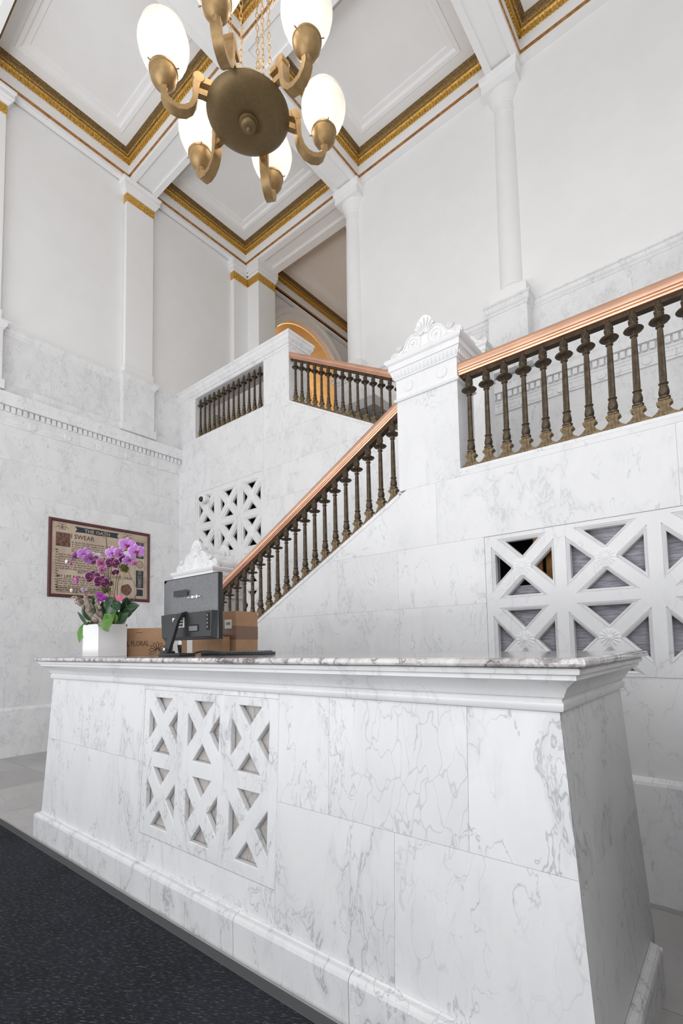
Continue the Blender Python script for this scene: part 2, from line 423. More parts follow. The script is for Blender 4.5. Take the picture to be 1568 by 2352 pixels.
mb = MB()
mb.box(-7.3, XL-.004, -3.0, 6.2, 4.4, 9.1)
# arch wall of the room beyond
yc, za, ra = 7.58, 6.98, 1.30
vs = []; fs = []
mb.box(-7.05, XL-.004, 6.2, yc-ra, 4.4, 9.1); mb.box(-7.05, XL-.004, yc+ra, 9.2, 4.4, 9.1)
N = 24
for x in (XL-.004, -7.05):
    for k in range(N+1):
        a = PI*k/N; vs.append((x, yc-ra*math.cos(a), za+ra*math.sin(a)))
        vs.append((x, yc-ra*math.cos(a), 9.1))
for k in range(N):
    a = 2*k; b = 2*(N+1)+2*k
    fs += [(a, a+2, a+3, a+1), (b, b+2, b+3, b+1), (a, a+2, b+2, b)]
mb.add(vs, fs)
struct(mb.build('wall_left_upper', M['plaster']))
# baseboards
bprof = [(.0, 0), (.035, 0), (.035, .55), (.03, .565), (.01, .585), (0, .585)]
mb = MB(); mb.sweep_line(bprof, (XL, -3), (XL, YM), (1, 0)); struct(mb.build('baseboard_left', M['wall_marble']))
mb = MB(); mb.sweep_line(bprof, (-3.85, YF), (3.2, YF), (0, -1)); struct(mb.build('baseboard_stair', M['wall_marble']))
mb = MB(); mb.sweep_line(bprof, (XL, YM), (-4.6, YM), (0, -1)); struct(mb.build('baseboard_back', M['wall_marble']))
# dentil cornice
def dentil(name, p0, p1, nrm, discs, a0=0):
    mb = MB()
    prof = [(0, 4.04), (.022, 4.045), (.022, 4.165), (.03, 4.17), (.035, 4.185), (.035, 4.265), (.085, 4.275), (.088, 4.34), (.10, 4.36), (.115, 4.40), (.115, 4.42), (.03, 4.445), (0, 4.445)]
    mb.sweep_line(prof, p0, p1, nrm)
    L = math.dist(p0, p1); ux, uy = (p1[0]-p0[0])/L, (p1[1]-p0[1])/L; n = int(L/.066)
    for i in range(n):
        c = .033+i*.066
        x, y = p0[0]+ux*c, p0[1]+uy*c
        e = .022
        if abs(nrm[0]) > .5: mb.box(x, x+nrm[0]*.072, y-e, y+e, 4.195, 4.262)
        else: mb.box(x-e, x+e, y, y+nrm[1]*.072, 4.195, 4.262)
    for d in discs:
        x, y = p0[0]+ux*d, p0[1]+uy*d
        rot = Vector((nrm[0], nrm[1], 0)).to_track_quat('Z', 'Y').to_matrix().to_4x4()
        mt = Matrix.Translation((x, y, 4.105)) @ rot
        mb.lathe([(.046, .01), (.046, .03), (.042, .034), (.0, .034)], 20, mat=mt)
    for a, b in zip(discs[:-1], discs[1:]):       # sunk panels between the discs, framed by a fillet
        x0, y0, x1, y1 = p0[0]+ux*(a+.09), p0[1]+uy*(a+.09), p0[0]+ux*(b-.09), p0[1]+uy*(b-.09)
        for z in (4.075, 4.135):
            if abs(nrm[0]) > .5: mb.box(x0, x0+nrm[0]*.028, y0, y1, z-.003, z+.003)
            else: mb.box(x0, x1, y0, y0+nrm[1]*.028, z-.003, z+.003)
    return struct(mb.build(name, M['wall_marble'], auto=30))
dentil('trim_1', (XL, -3.0), (XL, YM), (1, 0), [5.28+.42*i-2.94+.0 for i in range(12)])
dentil('trim_2', (-4.15, YB), (3.2, YB), (0, -1), [.18+.42*i for i in range(17)])
# cap moulding of the upper dado
cap = [(0, 5.18), (.012, 5.19), (.012, 5.205), (.03, 5.225), (.035, 5.26), (.05, 5.27), (.05, 5.285), (.0, 5.29)]
mb = MB(); mb.sweep_line(cap, (XL, -3), (XL, 5.42), (1, 0)); struct(mb.build('trim_3', M['wall_marble']))
mb = MB(); mb.sweep_line(cap, (-4.15, YB), (3.2, YB), (0, -1)); struct(mb.build('trim_4', M['wall_marble']))
# back wall (upper landing) Y = 5.8, right of the small column
mb = MB()
slabs(mb, courses(-4.15, 3.2, [2.3, 2.77, 3.20, 3.62, 4.05], 21), mapY(YB))
slabs(mb, courses(-4.15, 3.2, [4.44, 5.20], 22, w=(1.2, 1.7)), mapY(YB))
mb.box(-4.24, 3.3, YB+.004, 6.2, 2.0, 5.2, 1)
slabs(mb, courses(-6.9, -4.15, [2.3, 2.9, 3.5, 4.2], 23), mapY(YB))
mb.box(-6.9, -4.15, YB+.004, 6.2, 2.0, 4.2, 1)
struct(mb.build('wall_back', [M['wall_marble'], M['grout']]))
mb = MB(); mb.box(-4.25, 3.3, YB+.002, 6.2, 5.2, 9.1); struct(mb.build('wall_back_upper', M['plaster']))
# room beyond: side and far walls, floor slab
mb = MB(); mb.box(-7.2, -3.2, 8.98, 9.2, 4.2, 9.2); struct(mb.build('wall_far', M['plaster']))
mb = MB(); mb.box(-3.3, -3.1, 6.2, 9.2, 4.2, 9.2); struct(mb.build('wall_far_right', M['plaster']))
mb = MB(); mb.box(-6.9, -3.2, 4.62, 9.0, 4.08, 4.20); struct(mb.build('floor_upper', M['floor_marble']))
# passage behind the arch, ochre walls
mb = MB()
X0 = -9.6
mb.box(X0-.1, X0, yc-2.5, yc+2.5, 4.2, 9.1); mb.box(X0, -7.05, yc-2.5, yc-2.4, 4.2, 9.1); mb.box(X0, -7.05, yc+2.4, yc+2.5, 4.2, 9.1)
mb.box(X0, -7.05, yc-2.5, yc+2.5, 8.6, 8.7); mb.box(X0, -6.9, yc-2.5, yc+2.5, 4.1, 4.2)
N = 24; vs = []; fs = []
for x in (-7.05, -7.85):
    for k in range(N+1):
        a = PI*k/N; vs.append((x, yc-(ra-.13)*math.cos(a), za+(ra-.13)*math.sin(a)))
for k in range(N): fs.append((k, k+1, N+2+k, N+1+k))
mb.add(vs, fs)
struct(mb.build('wall_passage', M['tan_wall']))
mb = MB()   # arch moulding
arp = [(-.10, .0), (-.10, .03), (-.05, .05), (.0, .045), (.02, .0), (.13, -.02), (.14, -.14)]
vs = []; fs = []
for k in range(N*2+1):
    a = PI*k/(N*2)
    for (q_, o) in arp:
        r_ = ra+.02-q_; vs.append((XL+o, yc-r_*math.cos(a), za+r_*math.sin(a)))
n5 = len(arp)
for k in range(N*2):
    for i in range(n5-1): fs.append((k*n5+i, (k+1)*n5+i, (k+1)*n5+i+1, k*n5+i+1))
mb.add(vs, fs)
for sgn in (-1, 1):
    y_ = yc+sgn*ra
    mb.box(XL-.14, XL+.03, min(y_, y_-sgn*.12), max(y_, y_-sgn*.12), 4.2, za)
struct(mb.build('trim_5', M['plaster'], auto=40))

# ---------------------------------------------------------------- ceiling with coffers
ZS = 8.31     # underside of the beams
def coffer(x0, x1, y0, y1, dz=0., k=0):
    z = ZS+dz
    mb = MB()
    P_ = [(.08, z+.025), (.08, z), (0, z), (0, z+.05), (.0, z+.30), (0, z+.408), (-.10, z+.408), (-.105, z+.40), (-.24, z+.40), (-.245, z+.39), (-.29, z+.395), (-.31, z+.43), (-.37, z+.435), (-.38, z+.45)]
    mb.sweep_rect(P_, x0, x1, y0, y1)
    a = .38; mb.add([(x0+a, y0+a, z+.45), (x1-a, y0+a, z+.45), (x1-a, y1-a, z+.45), (x0+a, y1-a, z+.45)], [(0, 1, 2, 3)])
    c = struct(mb.build('ceiling', M['ceiling_paint']))
    mb = MB()
    mb.sweep_rect([(0, z+.052), (-.012, z+.055), (-.016, z+.072), (-.012, z+.088), (0, z+.09)], x0, x1, y0, y1)
    struct(mb.build('trim_%d' % (20+3*k), M['gilt_line']))
    mb = MB()
    mb.sweep_rect([(0, z+.262), (-.010, z+.265), (-.016, z+.305), (-.035, z+.325)], x0, x1, y0, y1)
    for (ax, lo, hi) in (('x', x0, x1), ('y', y0, y1)):
        n = int((hi-lo)/.042)
        for i in range(n):
            c_ = lo+(i+.5)*(hi-lo)/n; e = .013
            if ax == 'x':
                mb.box(c_-e, c_+e, y0, y0+.024, z+.250, z+.308); mb.box(c_-e, c_+e, y1-.024, y1, z+.250, z+.308)
            else:
                mb.box(x0, x0+.024, c_-e, c_+e, z+.250, z+.308); mb.box(x1-.024, x1, c_-e, c_+e, z+.250, z+.308)
            for q_ in range(2):
                u = lo+.04+(i+.25+.5*q_)*(hi-lo-.08)/n
                for w_ in (0, 1):
                    if ax == 'x': cen = (u, (y0+.055, y1-.055)[w_], z+.345)
                    else: cen = ((x0+.055, x1-.055)[w_], u, z+.345)
                    mb.ell(cen, .011, .011, .014, n=5, m=3)
    struct(mb.build('trim_%d' % (21+3*k), M['gilt']))
    mb = MB()
    mb.sweep_rect([(-.035, z+.325), (-.075, z+.360), (-.085, z+.385), (-.112, z+.402)], x0, x1, y0, y1)
    struct(mb.build('trim_%d' % (22+3*k), M['gilt_dark']))
cx = [(-6.80, -4.565), (-4.16, -2.10), (-1.705, .35), (.76, 2.8)]
cy = [(3.89, 5.72), (1.63, 3.47), (-.63, 1.22), (-2.9, -1.04)]
k = 0
for (a, b) in cx:
    for (c, d) in cy:
        if a > 0 and c < 3: pass
        coffer(a, b, c, d, 0., k); k += 1
coffer(-6.80, -4.2, 6.20, 8.86, .0, k)
# beam undersides (sunk panel level) and pockets round the coffers
mb = MB()
xs = [-6.9]+[v for p_ in cx for v in p_]+[3.2]; ys = sorted([-3.1]+[v for p_ in cy for v in p_]+[YB])
def strip(a, b, c, d): mb.box(a, b, c, d, ZS+.022, ZS+.06)
for i in range(0, len(xs)-1, 2): strip(xs[i]-.001, xs[i+1]+.001, ys[0], YB)
for j in range(0, len(ys)-1, 2):
    for i in range(1, len(xs)-1, 2): strip(xs[i], xs[i+1], ys[j]-.001, ys[j+1]+.001)
strip(-6.9, -3.3, 6.10, 6.20); strip(-6.9, -6.8, 6.2, 9); strip(-4.2, -3.2, 6.2, 9); strip(-6.9, -3.2, 8.86, 9)
# square blocks where beams cross, and end rails
for i in range(2, len(xs)-2, 2):
    for j in range(2, len(ys)-1, 2):
        mb.box(xs[i], xs[i+1], ys[j], ys[j+1], ZS-.002, ZS+.03) if j < len(ys)-2 else None
mb.box(-6.9, 3.2, -3.1, 6.2, 8.84, 8.95); mb.box(-6.9, -3.2, 6.2, 9., 8.84, 8.95)
struct(mb.build('ceiling', M['ceiling_paint']))
# deep panelled beam over the opening into the room beyond
mb = MB()
mb.box(-6.53, -4.2, 5.73, 6.20, ZS+.02, ZS+.06)
for (a, b) in ((5.73, 5.83), (6.06, 6.20)): mb.box(-6.53, -4.2, a, b, ZS-.003, ZS+.05)
mb.box(-6.53, -6.42, 5.73, 6.2, ZS-.0025, ZS+.05); mb.box(-6.53, -4.2, 5.83, 5.85, ZS+.008, ZS+.04); mb.box(-6.53, -4.2, 6.04, 6.06, ZS+.008, ZS+.04)
mb.box(-6.8, -4.2, 6.12, 6.2, ZS, 9.0)
struct(mb.build('trim_6', M['ceiling_paint']))
# side and rear enclosure of the hall outside the picture
mb = MB(); mb.box(1.7, 1.85, -3.2, 6.2, 0, 9.1); struct(mb.build('wall_right', M['plaster']))

# unseen dark wood cabinet, added to shade the right end of the desk
M['wood'] = plain('dark brown wood', (.07, .042, .028), .4, var=.3, scale=9)
wc = thing('shading_cabinet', 'added unseen dark brown cabinet beyond the right picture edge, shading the end of the desk', 'cabinet', (.45, 2.0, 0))
mb = MB(); mb.rbox(.16, .75, 1.34, 2.78, .06, 1.12, .006); mb.build('carcass', M['wood'], wc)
mb = MB(); mb.rbox(.13, .78, 1.32, 2.79, 1.12, 1.155, .006); mb.build('top', M['wood'], wc)
mb = MB(); mb.box(.19, .75, 1.37, 2.76, 0, .06); mb.build('plinth', M['wood'], wc)
for i in range(3):
    mb = MB(); mb.rbox(.145, .162, 1.36+i*.47, 1.80+i*.47, .12, 1.08, .004); d_ = mb.build('door', M['wood'], wc)
    mb = MB(); mb.ell((.125, 1.42+i*.47, .75), .014, .014, .014); mb.build('knob', M['brass'], d_)
# ---------------------------------------------------------------- pilasters
def pilaster(name, label, y0, y1, base=True, x=XL, gr=None):
    t_ = thing(name, label, 'pilaster', (x, (y0+y1)/2, 4.44), gr)
    f = x+.08
    mb = MB(); mb.box(x+.001, f, y0, y1, 5.45, 8.02); mb.build('shaft', M['plaster'], t_)
    mb = MB(); mb.sweep_rect([(-.0, 5.29), (.012, 5.29), (.012, 5.43), (.0, 5.45)], x+.001, f, y0, y1, close=True); mb.build('plinth_block', M['plaster'], t_)
    mb = MB()
    mb.sweep_rect([(.0, 5.19), (.015, 5.20), (.015, 5.215), (.035, 5.235), (.04, 5.265), (.055, 5.275), (.055, 5.295), (0, 5.30)], x+.001, f+.01, y0-.03, y1+.03)
    mb.box(x+.001, f+.01, y0-.03, y1+.03, 4.44, 5.2); mb.box(x+.001, f+.032, y0-.055, y1+.055, 4.446, 4.56)
    mb.build('pedestal', M['wall_marble'], t_)
    mb = MB(); mb.sweep_rect([(.0, 8.0), (.008, 8.002), (.010, 8.12), (.0, 8.13)], x+.001, f, y0, y1)
    for i in range(9):
        y_ = y0+(i+.5)*(y1-y0)/9
        for q_, s_ in ((8.03, .011), (8.055, .014), (8.08, .016), (8.10, .013)): mb.ell((f+.008, y_, q_), .012, s_, .016, n=6, m=4)
    mb.build('gilded_band', M['gilt'], t_)
    mb = MB(); mb.sweep_rect([(.0, 8.125), (.018, 8.13), (.03, 8.15), (.045, 8.165), (.055, 8.20), (.07, 8.205), (.07, 8.27), (.085, 8.275), (.09, ZS-.002)], x+.001, f, y0, y1, close=True)
    mb.build('capital', M['plaster'], t_)
    return t_
pilaster('pilaster', 'white flat pilaster at the left picture edge, cut off by the frame', 1.22, 1.90-.02)
pilaster('pilaster', 'white wall pilaster with gilded capital band, in middle of the left wall', 3.45, 3.88)
# corner pilaster + pier of the opening
t_ = thing('corner_pilaster', 'white folded corner pilaster with zigzag gilded band beside the arch opening', 'pilaster', (-6.7, 5.8, 4.44))
x0_, x1_, f = XL-.05, -6.52, XL+.08
def corner_shape(mb, g, z0, z1):
    mb.box(XL-.05, f+g, 5.46-g, 5.9, z0, z1); mb.box(XL-.05, x1_+g, 5.78-g, 6.19+g*.3, z0, z1)
mb = MB(); corner_shape(mb, 0, 4.44, 8.02); mb.build('shaft', M['plaster'], t_)
mb = MB(); corner_shape(mb, .012, 7.965, 8.10)
for i in range(7): mb.ell((f+.016, 5.48+i*.045, 8.035), .012, .015, .05, n=6, m=4); mb.ell((f+.05+i*.038, 5.78-.016, 8.03), .014, .012, .05, n=6, m=4); mb.ell((x1_+.016, 5.80+i*.055, 8.03), .012, .016, .05, n=6, m=4)
mb.build('gilded_band', M['gilt'], t_)
mb = MB(); corner_shape(mb, .02, 8.10, 8.14); corner_shape(mb, .05, 8.14, 8.19); corner_shape(mb, .07, 8.19, ZS-.002); mb.build('capital', M['plaster'], t_)
mb = MB(); corner_shape(mb, .03, 4.44, 5.25); mb.build('pedestal', M['wall_marble'], t_)

# ---------------------------------------------------------------- columns
def column(name, label, cx_, px0, px1):
    t_ = thing(name, label, 'column', (cx_, 5.86, 4.44), 'engaged columns on the upper wall')
    mb = MB(); mb.lathe([(.150, 5.56), (.150, 5.75), (.149, 6.3), (.143, 7.2), (.134, 7.78), (.134, 7.80)], 40, (cx_, 5.86, 0), cap=False); mb.build('shaft', M['plaster'], t_, auto=30)
    mb = MB(); mb.lathe([(.134, 7.80), (.142, 7.805), (.142, 7.825), (.134, 7.83), (.134, 7.94), (.142, 7.95), (.142, 7.965), (.15, 7.98), (.175, 8.03), (.195, 8.08), (.195, 8.11)], 40, (cx_, 5.86, 0))
    mb.box(cx_-.215, cx_+.215, 5.64, 5.9, 8.11, 8.22); mb.sweep_rect([(0, 8.22), (.02, 8.24), (.025, ZS-.002)], cx_-.215, cx_+.215, 5.64, 5.9, close=True)
    mb.build('capital', M['plaster'], t_, auto=30)
    mb = MB(); mb.box(cx_-.225, cx_+.225, 5.635, 5.9, 5.30, 5.47); mb.lathe([(.2, 5.47), (.21, 5.49), (.205, 5.52), (.18, 5.535), (.165, 5.55), (.15, 5.57)], 40, (cx_, 5.86, 0)); mb.build('base', M['ceiling_paint'], t_, auto=30)
    mb = MB()
    mb.box(px0, px1, 5.60, 5.9, 4.56, 5.2); mb.box(px0-.035, px1+.035, 5.565, 5.9, 4.44, 4.56)
    mb.sweep_rect([(.0, 5.16), (.012, 5.17), (.012, 5.19), (.03, 5.21), (.035, 5.26), (.05, 5.275), (.05, 5.295), (0, 5.30)], px0, px1, 5.60, 5.9, close=True)
    mb.build('pedestal', M['wall_marble'], t_)
column('column', 'farther white column, left of the two, rising behind the distant bronze stair rail', -4.355, -4.60, -4.11)
column('column', 'nearer white column on a marble pedestal, standing above the landing balustrade', -1.955, -2.18, -1.72)

# ================================================================ STAIR WALLS
SL = .545
zcurb1 = lambda x: 1.483+SL*(x+3.257)
# front stair wall Y = 2.84
G1 = (-1.188, .15, 1.065, 1.89)
mb = MB()
zs = [.585, 1.06, 1.49, 1.892, 2.30]
js = {0: [-3.0, -1.81, -.6, .7], 1: [-3.19, -1.81, -.5, .9], 2: [-3.2, -2.345, -1.81, .3], 3: [-2.45, -1.50, -.2, .9]}
slabs(mb, courses(-3.87, 3.2, zs, 31, joints=js), mapY(YF), holes=[G1], clips=[(-SL, 1, 1.483+SL*3.257-.02)], depth=.03)
slabs(mb, [(-1.325, .2, 2.30, 2.335), (.2, 3.2, 2.30, 2.335)], mapY(YF), depth=.03)
rr = subtract([(-3.87, 3.2, 0, 2.33)], G1)
for (a, b, c, d) in rr:
    poly = [(a, c), (b, c), (b, d), (a, d)]; poly = clip(poly, -SL, 1, 1.483+SL*3.257-.02)
    n = len(poly); vs = [(u, YF+.004, v) for u, v in poly]+[(u, YF+.22, v) for u, v in poly]
    mb.add(vs, [list(range(n)), list(range(n, 2*n))[::-1]]+[[i, (i+1) % n, n+(i+1) % n, n+i] for i in range(n)], 1)
struct(mb.build('wall_stair_front', [M['stair_marble'], M['grout']]))
# sloping and level curbs
mb = MB()
def curb(mb, xa, za_, xb, zb, y0, y1, h=.03, o=.012):
    vs = [(xa, y0-o, za_-h), (xa, y0-o, za_), (xa, y1+o, za_), (xa, y1+o, za_-h), (xb, y0-o, zb-h), (xb, y0-o, zb), (xb, y1+o, zb), (xb, y1+o, zb-h)]
    mb.add(vs, [(0, 1, 5, 4), (1, 2, 6, 5), (2, 3, 7, 6), (3, 0, 4, 7), (0, 3, 2, 1), (4, 5, 6, 7)])
curb(mb, -3.86, zcurb1(-3.86), -1.78, zcurb1(-1.78), YF, YF+.22, o=.005)
curb(mb, -1.33, 2.35, 3.2, 2.35, YF, YF+.22, h=.02, o=.001)
struct(mb.build('trim_7', M['stair_marble']))
# middle stair wall Y = 4.40
G2 = (-6.455, -4.92, 1.56, 3.635); OP = (-6.455, -4.875, 4.52, 5.16)
mb = MB()
zs = [.585, 1.06, 1.50, 1.93, 2.35, 2.77, 3.20, 3.625, 4.06]
rc = courses(-6.9, -1.77, zs, 41, joints={7: [-5.69, -4.88, -3.52, -2.6], 6: [-4.88, -3.52, -2.5], 5: [-4.2, -3.1], 4: [-4.88, -3.6, -2.4]})
zc2 = lambda x: 4.42-SL*(x+4.36)
cl2 = [(SL, 1, 4.42-SL*4.36-.02)]
slabs(mb, rc, mapY(YM), holes=[G2, (-2.2, -1.7, 2.262, 5)], clips=cl2, depth=.03)
slabs(mb, [(-6.9, -4.877, 4.06, 4.52), (-4.877, -3.53, 4.06, 4.52), (-6.9, -6.455, 4.52, 5.18), (-4.875, -4.39, 4.52, 5.18)], mapY(YM), clips=cl2 if False else (), holes=[(-4.39, -3, 4.0, 5.3)], depth=.03)
slabs(mb, [(-4.39, -3.53, 4.06, 4.45)], mapY(YM), clips=cl2, depth=.03)
for (a, b, c, d) in subtract([(-6.9, -4.39, 0, 5.18)], G2):
    for (a2, b2, c2, d2) in subtract([(a, b, c, d)], OP): mb.box(a2, b2, YM+.004, YM+(.36 if c2 > 4.0 else .22), c2, d2, 1)
mb.box(-2.2, -1.77, YM+.004, YM+.22, 0, 2.26, 1)
poly = clip([(-4.39, 0), (-2.2, 0), (-2.2, 4.45), (-4.39, 4.45)], SL, 1, 4.42-SL*4.36-.02); n = len(poly)
mb.add([(u, YM+.004, v) for u, v in poly]+[(u, YM+.22, v) for u, v in poly], [list(range(n)), list(range(n, 2*n))[::-1]]+[[i, (i+1) % n, n+(i+1) % n, n+i] for i in range(n)], 1)
# reveals of the balcony opening and right flank of the pier in marble
mb.box(-4.875-.004, -4.389, YM+.002, YM+.362, 4.43, 5.18, 0, .33); mb.box(-6.455-.02, -6.454, YM+.002, YM+.362, 4.5, 5.18, 0, .53)
mb.box(-6.456, -4.87, YM+.002, YM+.362, 4.505, 4.521, 0, .6); mb.box(-6.5, -4.87, YM+.002, YM+.362, 5.158, 5.185, 0, .7)
struct(mb.build('wall_stair_middle', [M['stair_marble'], M['grout']]))
mb = MB(); curb(mb, -4.385, zc2(-4.385), -2.2, zc2(-2.2), YM, YM+.22, o=.005); struct(mb.build('trim_8', M['stair_marble']))
mb = MB()
mb.sweep_rect([(.0, 5.16), (.012, 5.17), (.012, 5.195), (.03, 5.205), (.03, 5.23), (.055, 5.26), (.06, 5.30), (.072, 5.31), (.072, 5.345), (.0, 5.36)], XL+.0, -4.39, YM, YM+.36, sides='SEN', close=True)
struct(mb.build('trim_9', M['stair_marble']))
# stair flights and landing
mb = MB(); n = 14
for i in range(n):
    xa = -3.80+i*.148; mb.box(xa, 3.0 if i == n-1 else xa+.150, YF+.22, YM, max(0, .16*(i)-.1), .16*(i+1)+.02 if i < n-1 else 2.26)
for i in range(12):
    xa = -2.2-i*.155; mb.box(xa-.157, xa, YM+.22, YB, 2.2, 2.26+.16*(i+1))
mb.box(-4.3, -6.9, YM+.36, YB, 4.0, 4.2); mb.box(-2.2, 3.0, YM, YB, 2.1, 2.26)
struct(mb.build('floor_stairs', M['floor_marble']))

# ---------------------------------------------------------------- stone grilles
def tri_holes(u0, u1, v0, v1, a=.20):
    """four triangles of a square with crossed straps; a = half strap as share of the side"""
    cu, cv = (u0+u1)/2, (v0+v1)/2; w, h = u1-u0, v1-v0; ax, ay = a*w, a*h
    return [[(u0+ax, v1), (u1-ax, v1), (cu, cv+ay)], [(u0+ax, v0), (cu, cv-ay), (u1-ax, v0)],
            [(u0, v0+ay), (u0, v1-ay), (cu-ax, cv)], [(u1, v0+ay), (cu+ax, cv), (u1, v1-ay)]]
def shrink(tri, e):
    c = Vector((sum(p[0] for p in tri)/3, sum(p[1] for p in tri)/3)); out = []
    n = 3; lines = []
    P2 = [Vector(p) for p in tri]
    for i in range(3):
        a, b = P2[i], P2[(i+1) % 3]; d = (b-a).normalized(); nn = Vector((-d.y, d.x))
        if (c-a).dot(nn) < 0: nn = -nn
        lines.append((a+nn*e, d))
    for i in range(3):
        (p, d), (q, g) = lines[i-1], lines[i]
        den = d.x*g.y-d.y*g.x; t1 = ((q.x-p.x)*g.y-(q.y-p.y)*g.x)/den; out.append(tuple(p+d*t1))
    return out
def rosette(mb, u, v, r, mapper, petals=14, d0=.0):
    rings = 7; n = petals*4; vs = []; fs = []
    for i in range(rings+1):
        t0 = i/rings
        for k in range(n):
            a = 2*PI*k/n; rr = r*t0*(1+(.05*math.cos(petals*a) if i == rings else 0))
            if t0 < .35: h = .012*math.cos(t0/.35*PI/2*.8)
            else: h = .009*(.55+.45*math.cos(petals*a))*math.sin(min(1, (1-t0)/.5)*PI/2)
            vs.append(mapper(u+rr*math.cos(a), v+rr*math.sin(a), d0+h))
    for i in range(rings):
        for k in range(n): fs.append((i*n+k, i*n+(k+1) % n, (i+1)*n+(k+1) % n, (i+1)*n+k))
    mb.add(vs, fs)
def two_step_grille(t_, rect, cells, mapper, a, e, ros, matname='lattice_marble', thick=.055):
    outer = [(rect[0], rect[2]), (rect[1], rect[2]), (rect[1], rect[3]), (rect[0], rect[3])]
    H1 = [h for c in cells for h in tri_holes(*c, a)]; H2 = [shrink(h, e) for h in H1]; H3 = [shrink(h, e*.35) for h in H1]
    mb = MB(); g = .0015
    oo = [(rect[0]+g, rect[2]+g), (rect[1]-g, rect[2]+g), (rect[1]-g, rect[3]-g), (rect[0]+g, rect[3]-g)]
    vs, fs = poly_plate(oo, H1, .008, lambda u, v, d: mapper(u, v, d-.002)); mb.add(vs, fs, 0, .4)
    # sloping moulding from outer triangle to inner one
    for h1, h3, h2 in zip(H1, H3, H2):
        r0 = [mapper(u, v, -.004) for u, v in h3]; r1 = [mapper(u, v, -.016) for u, v in h2]; r2 = [mapper(u, v, -thick) for u, v in h2]
        rr_ = [mapper(u, v, -.009) for u, v in h1]; r00 = [mapper(u, v, -.009) for u, v in h3]
        mb.add(rr_+r00, [(i, (i+1) % 3, 3+(i+1) % 3, 3+i) for i in range(3)], 0, .4)
        mb.add(r00+r0, [(i, (i+1) % 3, 3+(i+1) % 3, 3+i) for i in range(3)], 0, .4)
        mb.add(r0+r1, [(i, (i+1) % 3, 3+(i+1) % 3, 3+i) for i in range(3)], 0, .4)
        mb.add(r1+r2, [(i, (i+1) % 3, 3+(i+1) % 3, 3+i) for i in range(3)], 0, .4)
    mb.build('lattice', M[matname], t_)
    for c in cells:
        mb = MB(); rosette(mb, (c[0]+c[1])/2, (c[2]+c[3])/2, ros, mapper, d0=-.002); mb.build('rosette', M['carved_marble'], t_, smooth=True)
t_ = thing('stone_grille', 'large white marble lattice grille with rosettes and grey cloth behind, right of the desk', 'grille', (-.52, YF, 1.065))
cells = [(c0, c1, r0, r1) for (c0, c1) in ((-1.148, -.788), (-.728, -.345), (-.285, .09)) for (r0, r1) in ((1.508, 1.865), (1.078, 1.455))]
two_step_grille(t_, G1, cells, mapY(YF), .112, .018, .052)
mb = MB()
for (a, b, c, d) in subtract([(G1[0]-.02, G1[1]+.02, G1[2]-.02, G1[3]+.02)], (-1.2, -.79, 1.585, 2.0)): mb.add([(a, YF+.075, c), (b, YF+.075, c), (b, YF+.075, d), (a, YF+.075, d)], [(0, 1, 2, 3)])
mb.build('backing', M['backing_cloth'], t_)
mb = MB(); mb.box(-1.25, -.70, YF+.4, YF+.41, 1.4, 1.95); mb.box(-1.25, -.7, YF+.076, YF+.4, 1.94, 1.95); mb.build('dark_recess', M['dark'], t_)  # black sheets stand in for the unlit space behind the lattice
mb = MB(); mb.box(-.93, -.89, YF+.10, YF+.13, 1.55, 1.92); mb.box(-.88, -.79, YF+.16, YF+.17, 1.55, 1.92); mb.build('amber_wall_strip', M['gilt_line'], t_)  # gold colour stands in for an amber-lit wall seen inside

t_ = thing('stone_grille', 'tall white marble lattice grille with black openings, on the wall behind the stair', 'grille', (-5.7, YM, 1.56))
cells = [(c0, c1, r0, r1) for (c0, c1) in ((-6.40, -5.98), (-5.87, -5.45), (-5.36, -4.95)) for (r0, r1) in ((3.13, 3.56), (2.625, 3.055), (2.12, 2.55), (1.615, 2.045))]
two_step_grille(t_, G2, cells, mapY(YM), .125, .024, .075, thick=.05)
mb = MB(); mb.box(-6.48, -4.9, YM+.215, YM+.225, 1.5, 3.66); mb.build('backing', M['dark'], t_)  # black sheet painted in place of the dark room behind

